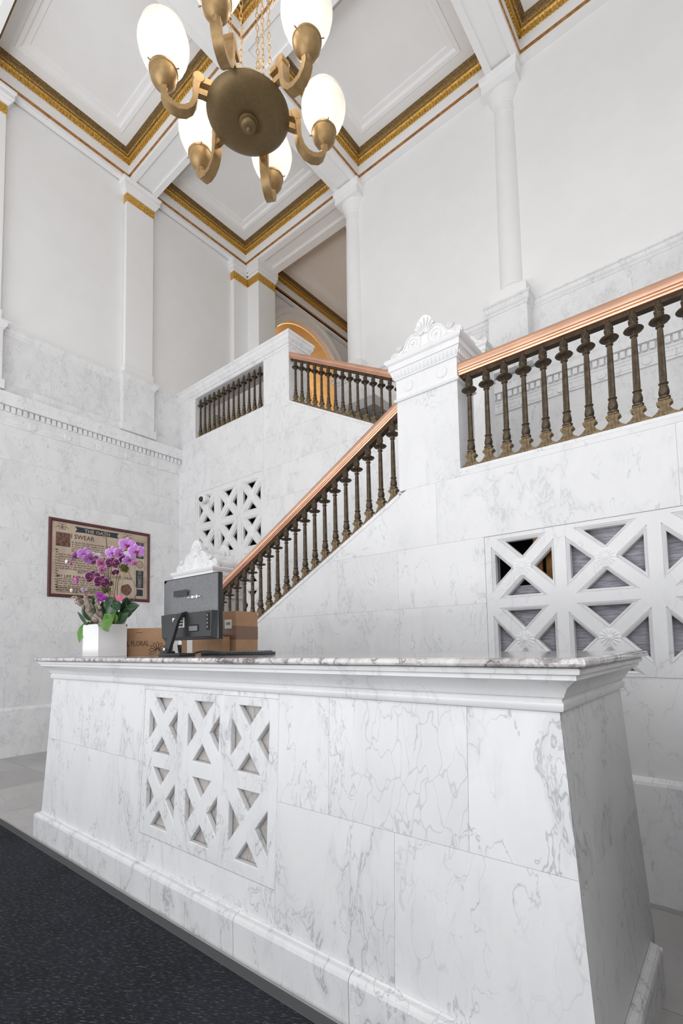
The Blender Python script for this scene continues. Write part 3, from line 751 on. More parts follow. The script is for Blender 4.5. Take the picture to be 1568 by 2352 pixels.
# ---------------------------------------------------------------- newels
def acroterion(mb, xc, y0, y1, z, s):
    """palmette crest with volutes, running back as rolls"""
    yf = y0
    fr = lambda u, v, d: Vector((xc+u*s, yf-d, z+v*s))
    # centre palmette: fan of ribs on a leaf-shaped plate
    leaf = [(-.045, .13), (-.10, .19), (-.145, .27), (-.140, .35), (-.10, .425), (-.04, .475), (0, .485), (.04, .475), (.10, .425), (.140, .35), (.145, .27), (.10, .19), (.045, .13)]
    vs, fs = poly_plate(leaf, [], .06*s, lambda u, v, d: fr(u, v, d-.002), 0.004); mb.add(vs, fs)
    for k in range(-4, 5):
        a = k*.30; L = .25-.020*abs(k)
        mt = Matrix.Rotation(a, 4, 'Y'); c = Vector((math.sin(a)*L*.55, .205+math.cos(a)*L*.55))
        mb.ell(fr(c.x, c.y, .003), .014*s, .012, L*.46*s, mat=mt, n=8, m=7)
    base = [(-.53, 0), (.53, 0), (.545, .06), (.53, .11), (.485, .135), (.44, .125), (.40, .105), (.345, .13), (.30, .20), (.245, .262), (.175, .29), (.10, .27), (.04, .20), (-.04, .20), (-.10, .27), (-.175, .29), (-.245, .262), (-.30, .20), (-.345, .13), (-.40, .105), (-.44, .125), (-.485, .135), (-.53, .11), (-.545, .06)]
    vs, fs = poly_plate(base, [], .06*s, lambda u, v, d: fr(u, v, d), 0.003); mb.add(vs, fs)
    for sg in (-1, 1):
        def spiral(cu, cv, R, turns, a0, dirn, rad, tail=None, sq=1.):
            pts = []
            for i in range(46):
                t0 = i/45; a = a0+dirn*turns*2*PI*t0; r_ = R*(1-.86*t0)
                pts.append(fr(sg*(cu+r_*math.cos(a)), cv+r_*math.sin(a)*sq, .003))
            if tail: pts = [fr(sg*u, v, .003) for u, v in tail]+pts
            mb.tube(pts, rad*s, 6)
        spiral(.165, .145, .125, 2.1, PI*.42, 1, .011, [(.50, .02), (.44, .018), (.38, .04), (.335, .10), (.295, .17), (.25, .235)])
        spiral(.465, .072, .058, 1.7, -PI*.45, 1, .009, [(.40, .02), (.43, .012)])
        mb.ell(fr(sg*.165, .145, .003), .018*s, .01, .018*s, n=8, m=6)
        for k in range(5):
            a = -.8+k*.4; mb.ell(fr(sg*(.385+math.sin(a)*.05), .125+math.cos(a)*.05, .002), .009*s, .010, .040*s, mat=Matrix.Rotation(a*sg, 4, 'Y'), n=6, m=5)
        for k in range(4):
            a = -.7+k*.42; mb.ell(fr(sg*(.305+math.sin(a)*.025), .045+math.cos(a)*.018, .002), .009*s, .010, .030*s, mat=Matrix.Rotation(a*sg, 4, 'Y'), n=6, m=5)
    # rolls running back
    L = y1-y0
    for sg in (-1, 1):
        for (cu, cv, R) in ((.165, .14, .135), (.465, .068, .066)):
            prof = [(R*s*(.80+.20*abs(math.cos(i/16*PI*2.0))), .01+i/16*(L-.012)) for i in range(17)]
            mt = Matrix.Translation((xc+sg*cu*s, y0, z+cv*s)) @ Matrix.Rotation(-PI/2, 4, 'X')
            mb.lathe(prof, 18, mat=mt)
    # hollow-backed palmette at rear and web between
    vs, fs = poly_plate(leaf, [], .05*s, lambda u, v, d: Vector((xc+u*s, y1-.01-d, z+v*s)), 0.004); mb.add(vs, fs)
    mb.lathe([(.075*s, .02), (.05*s, L*.3), (.08*s, L*.5), (.05*s, L*.7), (.075*s, L-.02)], 14, mat=Matrix.Translation((xc, y0, z+.30*s)) @ Matrix.Rotation(-PI/2, 4, 'X'))
    for k in range(9):
        mb.ell((xc+.49*s, y0+.02+k*(L-.04)/8, z+.02), .012, .012, .022, n=6, m=4)
        mb.ell((xc-.49*s, y0+.02+k*(L-.04)/8, z+.02), .012, .012, .022, n=6, m=4)
def newel(name, label, x0, x1, y0, y1, zb, zc, sc, fluted=False):
    t_ = thing(name, label, 'newel post', ((x0+x1)/2, (y0+y1)/2, zb), 'carved marble newels of the stair')
    h = zc
    mb = MB(); sv = rs()
    mb.box(x0, x1, y0, y1, zb, h-.265, 0, sv); mb.build('shaft', M['stair_marble'], t_)
    mb = MB()
    P_ = [(0, h-.275), (.012, h-.272), (.018, h-.262), (.012, h-.252), (.002, h-.250), (.002, h-.120), (.012, h-.117), (.012, h-.108), (.016, h-.105), (.034, h-.060), (.040, h-.058), (.040, h-.018), (.046, h-.014), (.058, h-.002), (.062, h+.012), (.056, h+.022), (.04, h+.026)]
    mb.sweep_rect(P_, x0, x1, y0, y1, close=True)
    w = x1-x0
    # leaf and dart band
    def band(n, fn):
        for i in range(n): fn((i+.5)/n)
    nb = int(w/.026)
    for i in range(nb):
        u = x0-.02+(i+.5)*(w+.04)/nb
        mb.ell((u, y0-.024, h-.086), .008, .006, .022, mat=Matrix.Rotation(.35, 4, 'X'), n=6, m=4)
        mb.ell((u, y1+.024, h-.086), .008, .006, .022, n=6, m=4)
    nd = int((y1-y0)/.026)
    for i in range(nd):
        u = y0-.02+(i+.5)*(y1-y0+.04)/nd
        for xx in (x0-.024, x1+.024): mb.ell((xx, u, h-.086), .006, .008, .022, n=6, m=4)
    for fx in (.21, .77):
        mt = Matrix.Translation((x0+fx*w, y0-.002, h-.182)) @ Matrix.Rotation(PI/2, 4, 'X')
        mb.lathe([(.038, 0), (.038, .005), (.034, .008), (0, .008)], 24, mat=mt)
    if fluted:
        for i in range(14):
            yy = y0+(i+.5)*(y1-y0)/14; mb.box(x1, x1+.008, yy-.008, yy+.008, h-.255, h-.125)
        for i in range(22):
            xx = x0+(i+.5)*w/22; mb.box(xx-.008, xx+.008, y0-.008, y0, h-.255, h-.125)
    mb.build('capital', M['carved_marble'], t_, auto=35)
    mb = MB(); acroterion(mb, (x0+x1)/2, y0+.0, y1-.02, h+.024, sc); mb.build('acroterion', M['carved_marble'], t_, auto=40)
newel('newel_post', 'tall carved white newel post at the top of the first flight, crowned by a palmette', -1.778, -1.325, YF-.0006, YF+.24, 2.30, 3.20, .50)
newel('newel_post', 'lower carved newel post behind the computer monitor, at the foot of the stair', -4.45, -3.865, YF, YF+.36, 0, 2.0, .62, True)
newel('newel_post', 'distant newel post mostly hidden behind the tall one at the landing', -2.20, -1.775, YM-.003, YM+.24, 2.26, 4.08, .47)

# ---------------------------------------------------------------- balustrades
def baluster_parts(H, slope):
    """three meshes (shaft, bud, foot) with the origin on the curb"""
    k = H/.60
    sh = MB()
    fl = lambda r, z, a: r*(1+.10*math.cos(8*a)) if .20*k < z < .42*k else r
    prof = [(.018, .092), (.027, .096), (.028, .104), (.020, .108), (.018, .112), (.023, .118), (.0245, .132), (.021, .152), (.0165, .168), (.022, .172), (.022, .177), (.0160, .181), (.0155, .20), (.0145, .32), (.0130, .44), (.0125, .462), (.019, .467), (.019, .472), (.0125, .476), (.0125, .486), (.018, .492), (.042, .497), (.0475, .503), (.044, .508), (.022, .513), (.012, .517), (.011, .521)]
    sh.lathe([(r, z*k) for r, z in prof], 16, fn=lambda r, z, a: r*(1+.09*math.cos(8*a)) if .19*k < z < .45*k else r)
    bd = MB()
    bprof = [(.011, .518), (.015, .522), (.0185, .534), (.0200, .546), (.019, .562), (.0145, .580), (.011, .592), (.011, .602)]
    bd.lathe([(r, z*k) for r, z in bprof], 14)
    for j, (r, z) in enumerate(((.0165, .528), (.019, .540), (.0195, .552), (.018, .565), (.014, .578))):
        for i in range(8):
            a = 2*PI*(i+.5*(j % 2))/8; bd.ell((r*math.cos(a), r*math.sin(a), z*k), .005, .005, .0085, n=5, m=4)
    ft = MB()
    out = [(-.056, .0), (-.056, .015), (-.050, .020), (-.043, .023), (-.033, .032), (-.025, .043), (-.021, .052), (-.022, .060), (-.030, .064), (-.034, .074), (-.030, .084), (-.022, .088)]
    out = out+[(-u, v) for u, v in out[::-1]]
    vs, fs = poly_plate(out, [], .034, lambda u, v, d: Vector((u, -(d+.017), v)), .003); ft.add(vs, fs)
    for sg in (-1, 1): ft.lathe([(.009, -.020), (.009, .020)], 10, mat=Matrix.Translation((sg*.026, 0, .075)) @ Matrix.Rotation(PI/2, 4, 'X'))
    vs, fs = poly_plate([(-.010, .01), (.010, .01), (.007, .085), (-.007, .085)], [], .042, lambda u, v, d: Vector((u, -(d+.021), v)), .002); ft.add(vs, fs)
    ft.box(-.021, .021, -.021, .021, .086, .094)
    if slope:
        ft.v = [(v[0], v[1], v[2]+slope*v[0]*max(0, 1-v[2]/.075)) for v in ft.v]
    return sh, bd, ft
def rail_profile():
    # (y offset, z) closed section of the handrail; z=0 underside
    half = [(.030, .0), (.040, .002), (.044, .010), (.041, .015), (.046, .018), (.049, .024), (.045, .028), (.050, .032), (.052, .036), (.054, .046), (.053, .060), (.048, .074), (.040, .085), (.020, .090)]
    return [(-a, b) for a, b in half]+[(a, b) for a, b in half[::-1]]
def rail(mb, prof, xa, za_, xb, zb, yc_, mi=0):
    n = len(prof); vs = []
    for (x, z) in ((xa, za_), (xb, zb)):
        vs += [(x, yc_+o, z+h) for o, h in prof]
    mb.add(vs, [[i, (i+1) % n, n+(i+1) % n, n+i] for i in range(n)]+[list(range(n))[::-1], [n+i for i in range(n)]], mi)
def balustrade(name, label, xs_, zf, yc_, H, slope, xa, xb, railmat, with_rail=True):
    t_ = thing(name, label, 'balustrade', (xs_[0], yc_, zf(xs_[0])), 'bronze balustrades of the stair')
    if with_rail:
        mb = MB(); rail(mb, rail_profile(), xa, zf(xa)+H+.012, xb, zf(xb)+H+.012, yc_); mb.build('handrail', railmat, t_, auto=25)
        mb = MB(); rail(mb, [(-.022, -.008), (.022, -.008), (.022, .013), (-.022, .013)], xa, zf(xa)+H, xb, zf(xb)+H, yc_); mb.build('under_rail', M['under_rail'], t_)
    sh, bd, ft = baluster_parts(H, slope)
    s0 = sh.build('baluster', M['bronze'], None, auto=35); b0 = bd.build('bud', M['bronze'], s0, auto=50); f0 = ft.build('foot', M['bronze_foot'], s0, auto=40)
    first = True
    for x in xs_:
        loc = Vector((x, yc_-.022, zf(x)))-Vector(t_.location)
        if first: s, b, f_ = s0, b0, f0; first = False
        else:
            s = s0.copy(); b = b0.copy(); f_ = f0.copy()
            for o in (s, b, f_): COL.objects.link(o)
            b.parent = s; f_.parent = s
        s.parent = t_; s.matrix_parent_inverse = Matrix(); s.location = loc
    return t_
yb = YF+.055
balustrade('balustrade', 'bronze balustrade with bright copper handrail on the landing at the right edge', [-1.262+.1135*i for i in range(12)], lambda x: 2.35, yb, .60, 0, -1.322, .12, M['copper'])
balustrade('balustrade', 'bronze balustrade climbing the first flight from the desk to the tall newel', [-3.78+.1075*i for i in range(19)], zcurb1, yb, .575, SL, -3.862, -1.782, M['copper'])
balustrade('balustrade', 'distant bronze balustrade of the upper flight, sloping down to the right from the pier', [-4.30+.1105*i for i in range(19)], zc2, YM+.055, .565, -SL, -4.388, -2.205, M['copper'])
balustrade('balustrade', 'row of bronze balusters framed inside the rectangular balcony opening', [-6.385+.1155*i for i in range(13)], lambda x: 4.52, YM+.07, .62, 0, -6.4, -4.8, M['copper'], False)

# ---------------------------------------------------------------- security camera on the grille
t_ = thing('security_camera', 'small white dome security camera with dark lens on the tall stone grille', 'security camera', (-6.16, YM-.02, 3.49))
mb = MB(); mt = Matrix.Translation((-6.15, YM, 3.49)) @ Matrix.Rotation(PI/2, 4, 'X')
mb.lathe([(.058, 0), (.058, .03), (.062, .035), (.062, .07), (.052, .085), (0, .088)], 24, mat=mt); mb.build('housing', M['paper'], t_, auto=40)
mb = MB(); mb.ell((-6.175, YM-.082, 3.48), .042, .042, .042, n=18, m=12); mb.build('dome_lens', M['black_plastic'], t_, smooth=True)

# ================================================================ RECEPTION DESK
DX0, DX1, DY0, DY1 = -3.72, -.395, 1.40, 2.22      # body at the top
ZB, ZT = .155, 1.075
def body(z):
    f_ = (z-ZB)/(ZT-ZB); g = .055*(1-f_)
    return g
dmap = lambda u, v, d: Vector((u, DY0-.04*(1-(v-ZB)/(ZT-ZB))-d, v))
desk = thing('reception_desk', 'long white veined marble reception desk with battered sides and lattice panel', 'desk', (-2.05, 1.8, 0))
mb = MB()
XW, XE = DX0, DX1
left_edge = lambda z: XW-.055*(1-(z-ZB)/(ZT-ZB)); right_edge = lambda z: XE+.07*(1-(z-ZB)/(ZT-ZB))
kL = .055/(ZT-ZB); kR = .07/(ZT-ZB)
# clip planes: left u >= XW-.055+kL*(v-ZB); right u <= XE+.07-kR*(v-ZB)
clL = (-1, kL, -(XW-.055)+kL*ZB); clR = (1, kR, XE+.07+kR*ZB)
GR = (-2.505, -1.475, .30, 1.04)
rects = [(-3.9, -2.52, ZB, .66), (-3.9, -2.52, .66, ZT), (-2.52, -1.472, ZB, ZT),
         (-1.472, -.920, ZB, .64), (-.920, -.2, ZB, .64), (-1.472, -1.205, .64, ZT), (-1.205, -.66, .64, ZT), (-.66, -.2, .64, ZT)]
slabs(mb, rects, dmap, holes=[GR], clips=[clL, clR], depth=.012)
def side_map(E):
    def f_(u, v, d):
        if E: return Vector((right_edge(v)+d, u, v))
        return Vector((left_edge(v)-d, u, v))
    return f_
yfront = lambda z: DY0-.04*(1-(z-ZB)/(ZT-ZB))
for E in (True, False):
    slabs(mb, [(DY0-.04, DY1, ZB, .61), (DY0-.04, DY1, .61, ZT)], side_map(E), clips=[(-1, .04/(ZT-ZB), -(DY0-.04+.012)+.04/(ZT-ZB)*ZB)], depth=.012)
# core
zz = (ZB, ZT)
vs = []
for z in zz:
    e = .0135
    vs += [(left_edge(z)+e, yfront(z)+e+ .0, z), (right_edge(z)-e, yfront(z)+e, z), (right_edge(z)-e, DY1, z), (left_edge(z)+e, DY1, z)]
# front of the core is left open at the lattice, so build sides, back, top and pieces of front
mb.add(vs, [(2, 3, 7, 6), (4, 5, 6, 7), (1, 2, 6, 5), (0, 3, 7, 4)], 1)
for (a, b, c, d) in subtract([(-3.69, -.41, ZB, ZT)], GR):
    mb.add([dmap(a, c, -.0135), dmap(b, c, -.0135), dmap(b, d, -.0135), dmap(a, d, -.0135)], [(0, 1, 2, 3)], 1)
mb.build('desk_body', [M['desk_marble'], M['grout']], desk)
# lattice panel: solid plate with rounded openings
outer = [(GR[0]-.0005, GR[2]), (GR[1]+.0005, GR[2]), (GR[1]+.0005, GR[3]), (GR[0]-.0005, GR[3])]
H = [h for (a, b) in ((-2.455, -2.195), (-2.105, -1.860), (-1.775, -1.530)) for (c, d) in ((.722, 1.0), (.357, .648)) for h in tri_holes(a, b, c, d, .205)]
vs, fs = poly_plate([(GR[0], GR[2]), (GR[1], GR[2]), (GR[1], GR[3]), (GR[0], GR[3])], H, .030, lambda u, v, d: dmap(u, v, d), .0065, 3)
mb = MB(); mb.add(vs, fs, 0, rects and .37); mb.build('lattice_panel', M['desk_marble'], desk, auto=30)
t = marble('brownish backing stone', (.52, .49, .47), (.20, .18, .17), s=5, strong=.7, fine=.7, cloud=.8, net=.5, rough=.4, vw=.03)
mb = MB(); mb.add([dmap(GR[0], GR[2], -.031), dmap(GR[1], GR[2], -.031), dmap(GR[1], GR[3], -.031), dmap(GR[0], GR[3], -.031)], [(0, 1, 2, 3)], 0, .2); mb.build('backing_stone', t, desk)
# plinth with ledge
mb = MB()
e0 = .035
PLX0, PLX1, PLY0, PLY1 = XW-.055, XE+.07, DY0-.04, DY1-.09
cut = [PLX0-e0, -3.0, -2.315, -1.68, -1.08, -.5, PLX1+e0]
def plinth_seg(a, b, first, last):
    sv = rs(); prof = [(.0, ZB+.012), (.006, ZB+.006), (.022, ZB+.004), (.031, ZB-.004), (.035, ZB-.016), (.035, 0.0)]
    vs = []; g = .0008
    for (o, z) in prof:
        xa = a+g if not first else PLX0-o; xb = b-g if not last else PLX1+o
        vs += [(xa, PLY0-o, z), (xb, PLY0-o, z)]
    n = len(prof); mb.add(vs, [(2*i, 2*i+1, 2*i+3, 2*i+2) for i in range(n-1)], 0, sv)
    if first or last:
        X = PLX0 if first else PLX1; sg = -1 if first else 1
        vs = []
        for (o, z) in prof: vs += [(X+sg*o, PLY0-o, z), (X+sg*o, PLY1, z)]
        mb.add(vs, [(2*i, 2*i+1, 2*i+3, 2*i+2) for i in range(n-1)], 0, rs())
        mb.box(min(X, X+sg*.035), max(X, X+sg*.035), PLY1-.002, PLY1, 0, ZB, 0, .4)
for i in range(len(cut)-1): plinth_seg(cut[i], cut[i+1], i == 0, i == len(cut)-2)
mb.box(PLX0, PLX1, PLY0+.003, DY1, 0, ZB, 1)
mb.build('plinth', [M['desk_marble'], M['grout']], desk)
# crown moulding under the counter
mb = MB()
prof = [(.0, 1.060), (.012, 1.064), (.016, 1.072), (.016, 1.086), (.010, 1.092), (.012, 1.098), (.018, 1.102), (.022, 1.112), (.030, 1.127), (.046, 1.142), (.058, 1.149), (.062, 1.151), (.062, 1.163), (.072, 1.166), (.074, 1.177), (.070, 1.182), (.0, 1.184)]
mb.sweep_rect(prof, XW, XE, DY0, DY1)
# thin joint lines in the crown are cut as separate blocks by dark fillets
mb.build('crown_moulding', M['desk_trim'], desk, auto=32)
mb = MB(); mb.box(XW+.02, XE-.02, DY0+.02, DY1, 1.06, 1.184); mb.build('core', M['grout'], desk)
# counter slab (rounded edge)
mb = MB()
zc_ = 1.196; th = .013
prof = [(-.02, 1.1845), (.0, 1.1845), (.004, 1.186), (.0085, 1.190), (.0105, 1.1965), (.0085, 1.203), (.004, 1.207), (.0, 1.2085), (-.02, 1.2085)]
mb.sweep_rect(prof, XW-.085, XE+.082, DY0-.082, DY1+.09, close=True)
ct = mb.build('countertop', M['top_marble'], None, auto=40); tag(ct, 'thin polished purple-grey veined marble countertop lying on the reception desk', 'countertop')
ZC = 1.2087

# ================================================================ CARPET
cp = thing('carpet', 'dark charcoal ribbed floor carpet in front of the reception desk', 'carpet', (-2, 0, 0))
mb = MB(); mb.box(-6.2, 1.5, -3.0, 1.255, .0, .010); mb.build('pile', M['carpet'], cp)
mb = MB(); mb.sweep_rect([(0, .011), (.004, .0125), (.045, .009), (.055, .002), (.055, 0)], -6.2, 1.5, -3.0, 1.255); mb.build('edging', M['rim'], cp)

# ================================================================ THINGS ON THE COUNTER
# --- planter with orchids
px0, px1, py0, py1 = -3.515, -3.283, 1.50, 1.695
pl = thing('orchid_arrangement', 'purple orchids with driftwood and green leaves in a square white planter', 'flower arrangement', ((px0+px1)/2, (py0+py1)/2, ZC))
mb = MB(); H_ = .205; w_ = .006
mb.rbox(px0, px1, py0, py1, ZC, ZC+H_-.002, .002)
mb.box(px0, px0+w_, py0, py1, ZC+H_-.004, ZC+H_+.012); mb.box(px1-w_, px1, py0, py1, ZC+H_-.004, ZC+H_+.012)
mb.box(px0, px1, py0, py0+w_, ZC+H_-.004, ZC+H_+.012); mb.box(px0, px1, py1-w_, py1, ZC+H_-.004, ZC+H_+.012)
mb.build('planter', M['white_gloss'], pl)
PC = Vector(((px0+px1)/2, (py0+py1)/2, ZC+H_))
def surf_leaf(mb, pts, width, fold=.25, tip=1.0, up=Vector((0, 0, 1)), nn=7, pr=False):
    pts = [Vector(p) for p in pts]; N = len(pts); base = len(mb.v); cols = 5
    for i, p in enumerate(pts):
        t0 = i/(N-1); d = (pts[min(i+1, N-1)]-pts[max(i-1, 0)]).normalized()
        sd = d.cross(up); sd = sd.normalized() if sd.length > 1e-3 else Vector((1, 0, 0)); nr = sd.cross(d)
        wd = width*math.sin(PI*min(1, max(0.02, t0*.93+.05)))**.7*(1 if t0 < .6 else 1-(t0-.6)*.9*tip)
        for c in range(cols):
            u = (c/(cols-1)-.5)*2
            mb.v.append(tuple(p+sd*u*wd+nr*(fold*wd*abs(u)**1.5)))
            if pr: mb.pr[len(mb.v)-1] = max(t0, abs(u))
    for i in range(N-1):
        for c in range(cols-1):
            a = base+i*cols+c; mb.f.append([a, a+1, a+cols+1, a+cols]); mb.mi.append(0); mb.sl.append(0.)
def bez(p0, p1, p2, p3, n=10):
    out = []
    for i in range(n+1):
        t0 = i/n; out.append(Vector(p0)*(1-t0)**3+Vector(p1)*3*t0*(1-t0)**2+Vector(p2)*3*t0*t0*(1-t0)+Vector(p3)*t0**3)
    return out
def leaf_obj(a, b, width, mat, sag=.03, up=Vector((0, -.4, 1)), mid=None):
    a = Vector(a); b = Vector(b); md = (a+b)/2+Vector((0, 0, sag)) if mid is None else Vector(mid)
    mb = MB(); surf_leaf(mb, bez(a, a+(md-a)*.7, md+(b-md)*.3, b, 12), width, up=up)
    o = mb.build('leaf', mat, pl, smooth=True); sm = o.modifiers.new('thick', 'SOLIDIFY'); sm.thickness = .0012
    return o
D_ = 3.22
leafs = [((247, 1432), (268, 1378), .040, 'leaf', 3.15), ((262, 1430), (258, 1388), .035, 'leaf', 3.2), ((280, 1415), (318, 1392), .034, 'leaf', 3.2), ((285, 1425), (285, 1376), .026, 'leaf', 3.22),
         ((232, 1432), (222, 1385), .040, 'leaf', 3.25), ((262, 1408), (246, 1372), .045, 'leaf', 3.18), ((270, 1400), (262, 1376), .034, 'leaf', 3.14), ((292, 1398), (320, 1391), .026, 'leaf', 3.17), ((296, 1392), (290, 1372), .024, 'leaf', 3.21), ((222, 1398), (217, 1366), .030, 'leaf', 3.3), ((282, 1432), (272, 1405), .040, 'leaf_light', 3.22), ((240, 1420), (236, 1380), .03, 'leaf', 3.27), ((205, 1425), (192, 1386), .028, 'leaf', 3.3), ((215, 1430), (206, 1378), .034, 'leaf', 3.28), ((275, 1432), (296, 1408), .030, 'leaf', 3.15),
         ((255, 1430), (240, 1410), .030, 'leaf_light', 3.1), ((200, 1436), (178, 1405), .012, 'leaf', 3.25), ((288, 1418), (312, 1399), .010, 'leaf', 3.2), ((290, 1420), (303, 1411), .008, 'leaf', 3.18),
         ((243, 1430), (248, 1395), .03, 'leaf', 3.3), ((275, 1400), (258, 1385), .024, 'leaf', 3.1)]
for (a, b, w0, mt_, d0) in leafs: leaf_obj(W(*a, d0), W(*b, d0-.02), w0, M[mt_], .006, up=Vector((.62, -.75, .35)))
# broad leaf folding over the rim, and the one behind the planter's left edge
leaf_obj(W(262, 1410, 3.12), W(250, 1450, 3.02), .036, M['leaf_light'], mid=W(238, 1440, 3.04), up=Vector((.6, -.9, .5)))
leaf_obj(W(266, 1428, 3.1), W(262, 1408, 3.12), .018, M['leaf_light'], .0)
leaf_obj(W(196, 1432, 3.42), W(182, 1476, 3.36), .028, M['leaf_light'], mid=W(188, 1450, 3.4), up=Vector((.7, -.8, .2)))
# moss
def moss(name, c, r, n, seed):
    rn = random.Random(seed); mb = MB()
    for i in range(n):
        d = Vector((rn.gauss(0, 1), rn.gauss(0, 1), rn.gauss(0, 1))).normalized()*r*rn.uniform(.5, 1)
        p = Vector(c)+d; q = p+d*.35+Vector((rn.uniform(-1, 1), rn.uniform(-1, 1), rn.uniform(-.5, 1)))*.006
        mb.tube([p, (p+q)/2+Vector((0, 0, .002)), q], [.0022, .0018, .0008], 4)
    mb.ell(c, r*.75, r*.75, r*.75, n=10, m=8)
    mb.build(name, M['moss'], pl)
moss('moss_tuft', W(285, 1306, D_), .026, 260, 1); moss('moss_tuft', W(243, 1354, D_), .022, 200, 2); moss('moss_tuft', W(253, 1340, D_+.02), .016, 120, 9)
rn = random.Random(5); mb = MB()
for i in range(900):
    p = Vector((rn.uniform(px0+.01, px1-.01), rn.uniform(py0+.01, py1-.01), PC.z+rn.uniform(0, .02)))
    q = p+Vector((rn.uniform(-.02, .02), rn.uniform(-.02, .02), rn.uniform(.005, .03)))
    mb.tube([p, (p+q)/2+Vector((0, 0, .006)), q], [.002, .0016, .0007], 4)
mb.box(px0+.006, px1-.006, py0+.006, py1-.006, PC.z-.01, PC.z+.006)
mb.build('moss_bed', M['moss'], pl)
# driftwood: gnarled limbs
def limb(pts, r, seed):
    rn = random.Random(seed); P_ = []
    for a, b in zip(pts[:-1], pts[1:]):
        for i in range(5): P_.append(Vector(a).lerp(Vector(b), i/5)+Vector((rn.uniform(-1, 1), rn.uniform(-1, 1), rn.uniform(-1, 1)))*.004)
    P_.append(Vector(pts[-1])); N = len(P_)
    mb.tube(P_, [r[0]+(r[1]-r[0])*i/(N-1)+rn.uniform(-.0022, .0022) for i in range(N)], 9)
mb = MB()
limb([W(240, 1436, 3.12), W(222, 1420, 3.14), W(205, 1405, 3.16), W(192, 1388, 3.2), W(180, 1372, 3.22)], (.026, .010), 1)
limb([W(236, 1434, 3.14), W(228, 1410, 3.15), W(222, 1390, 3.16), W(226, 1370, 3.18)], (.020, .008), 2)
limb([W(212, 1414, 3.13), W(203, 1396, 3.14), W(199, 1380, 3.14), W(196, 1366, 3.16)], (.020, .011), 3)
limb([W(196, 1396, 3.16), W(182, 1386, 3.17), W(173, 1382, 3.2), W(176, 1368, 3.2)], (.013, .006), 4)
limb([W(230, 1400, 3.14), W(221, 1380, 3.15), W(219, 1362, 3.16)], (.010, .005), 5)
limb([W(180, 1374, 3.2), W(170, 1370, 3.2), W(162, 1374, 3.2)], (.006, .003), 6)
limb([W(225, 1428, 3.1), W(211, 1416, 3.1), W(204, 1400, 3.12)], (.018, .012), 7)
limb([W(243, 1436, 3.08), W(233, 1424, 3.1), W(218, 1412, 3.11)], (.014, .012), 8)
mb.build('driftwood', M['bark'], pl, smooth=True)
# stems
def stem(pts, r=.0022, mat='stem', name='stem'):
    P_ = bez(*[W(*p) for p in pts], n=14); mb = MB(); mb.tube(P_, r, 6); mb.build(name, M[mat], pl, smooth=True)
stem([(256, 1432, 3.22), (255, 1370, 3.22), (250, 1300, 3.22), (262, 1275, 3.2)])
stem([(258, 1432, 3.24), (262, 1360, 3.24), (268, 1290, 3.24), (292, 1258, 3.2)])
stem([(254, 1432, 3.2), (248, 1340, 3.2), (246, 1190, 3.2), (238, 1234, 3.2)], .003)
stem([(262, 1275, 3.2), (300, 1255, 3.2), (312, 1262, 3.2), (318, 1275, 3.2)])
stem([(246, 1300, 3.2), (225, 1280, 3.2), (190, 1270, 3.2), (152, 1294, 3.2)])
stem([(252, 1330, 3.2), (235, 1300, 3.2), (205, 1310, 3.2), (195, 1322, 3.2)])
stem([(195, 1333, 3.2), (190, 1345, 3.2), (180, 1355, 3.2), (172, 1362, 3.2)], .0014)
stem([(200, 1328, 3.2), (192, 1336, 3.2), (184, 1333, 3.2), (176, 1332, 3.2)], .0014)
stem([(176, 1356, 3.2), (176, 1366, 3.2), (178, 1372, 3.2), (180, 1378, 3.2)], .0014)
stem([(292, 1310, 3.2), (300, 1325, 3.2), (308, 1340, 3.2), (314, 1350, 3.2)], .0018)
stem([(314, 1350, 3.2), (322, 1340, 3.2), (330, 1335, 3.2), (333, 1325, 3.2)], .0012)
stem([(322, 1343, 3.2), (334, 1338, 3.2), (342, 1330, 3.2), (352, 1322, 3.2)], .0010)
stem([(314, 1350, 3.2), (316, 1368, 3.2), (308, 1376, 3.2), (298, 1392, 3.2)], .0028)
stem([(276, 1352, 3.2), (286, 1368, 3.2), (292, 1372, 3.2), (300, 1380, 3.2)], .0012)
stem([(266, 1432, 3.2), (272, 1380, 3.2), (278, 1340, 3.2), (284, 1312, 3.2)], .0035, 'stake', 'stake')
stem([(276, 1400, 3.24), (270, 1380, 3.24), (264, 1350, 3.24), (276, 1320, 3.24)], .0025)
stem([(262, 1410, 3.26), (260, 1380, 3.26), (258, 1350, 3.26), (262, 1318, 3.26)], .0025, 'stake', 'stake')
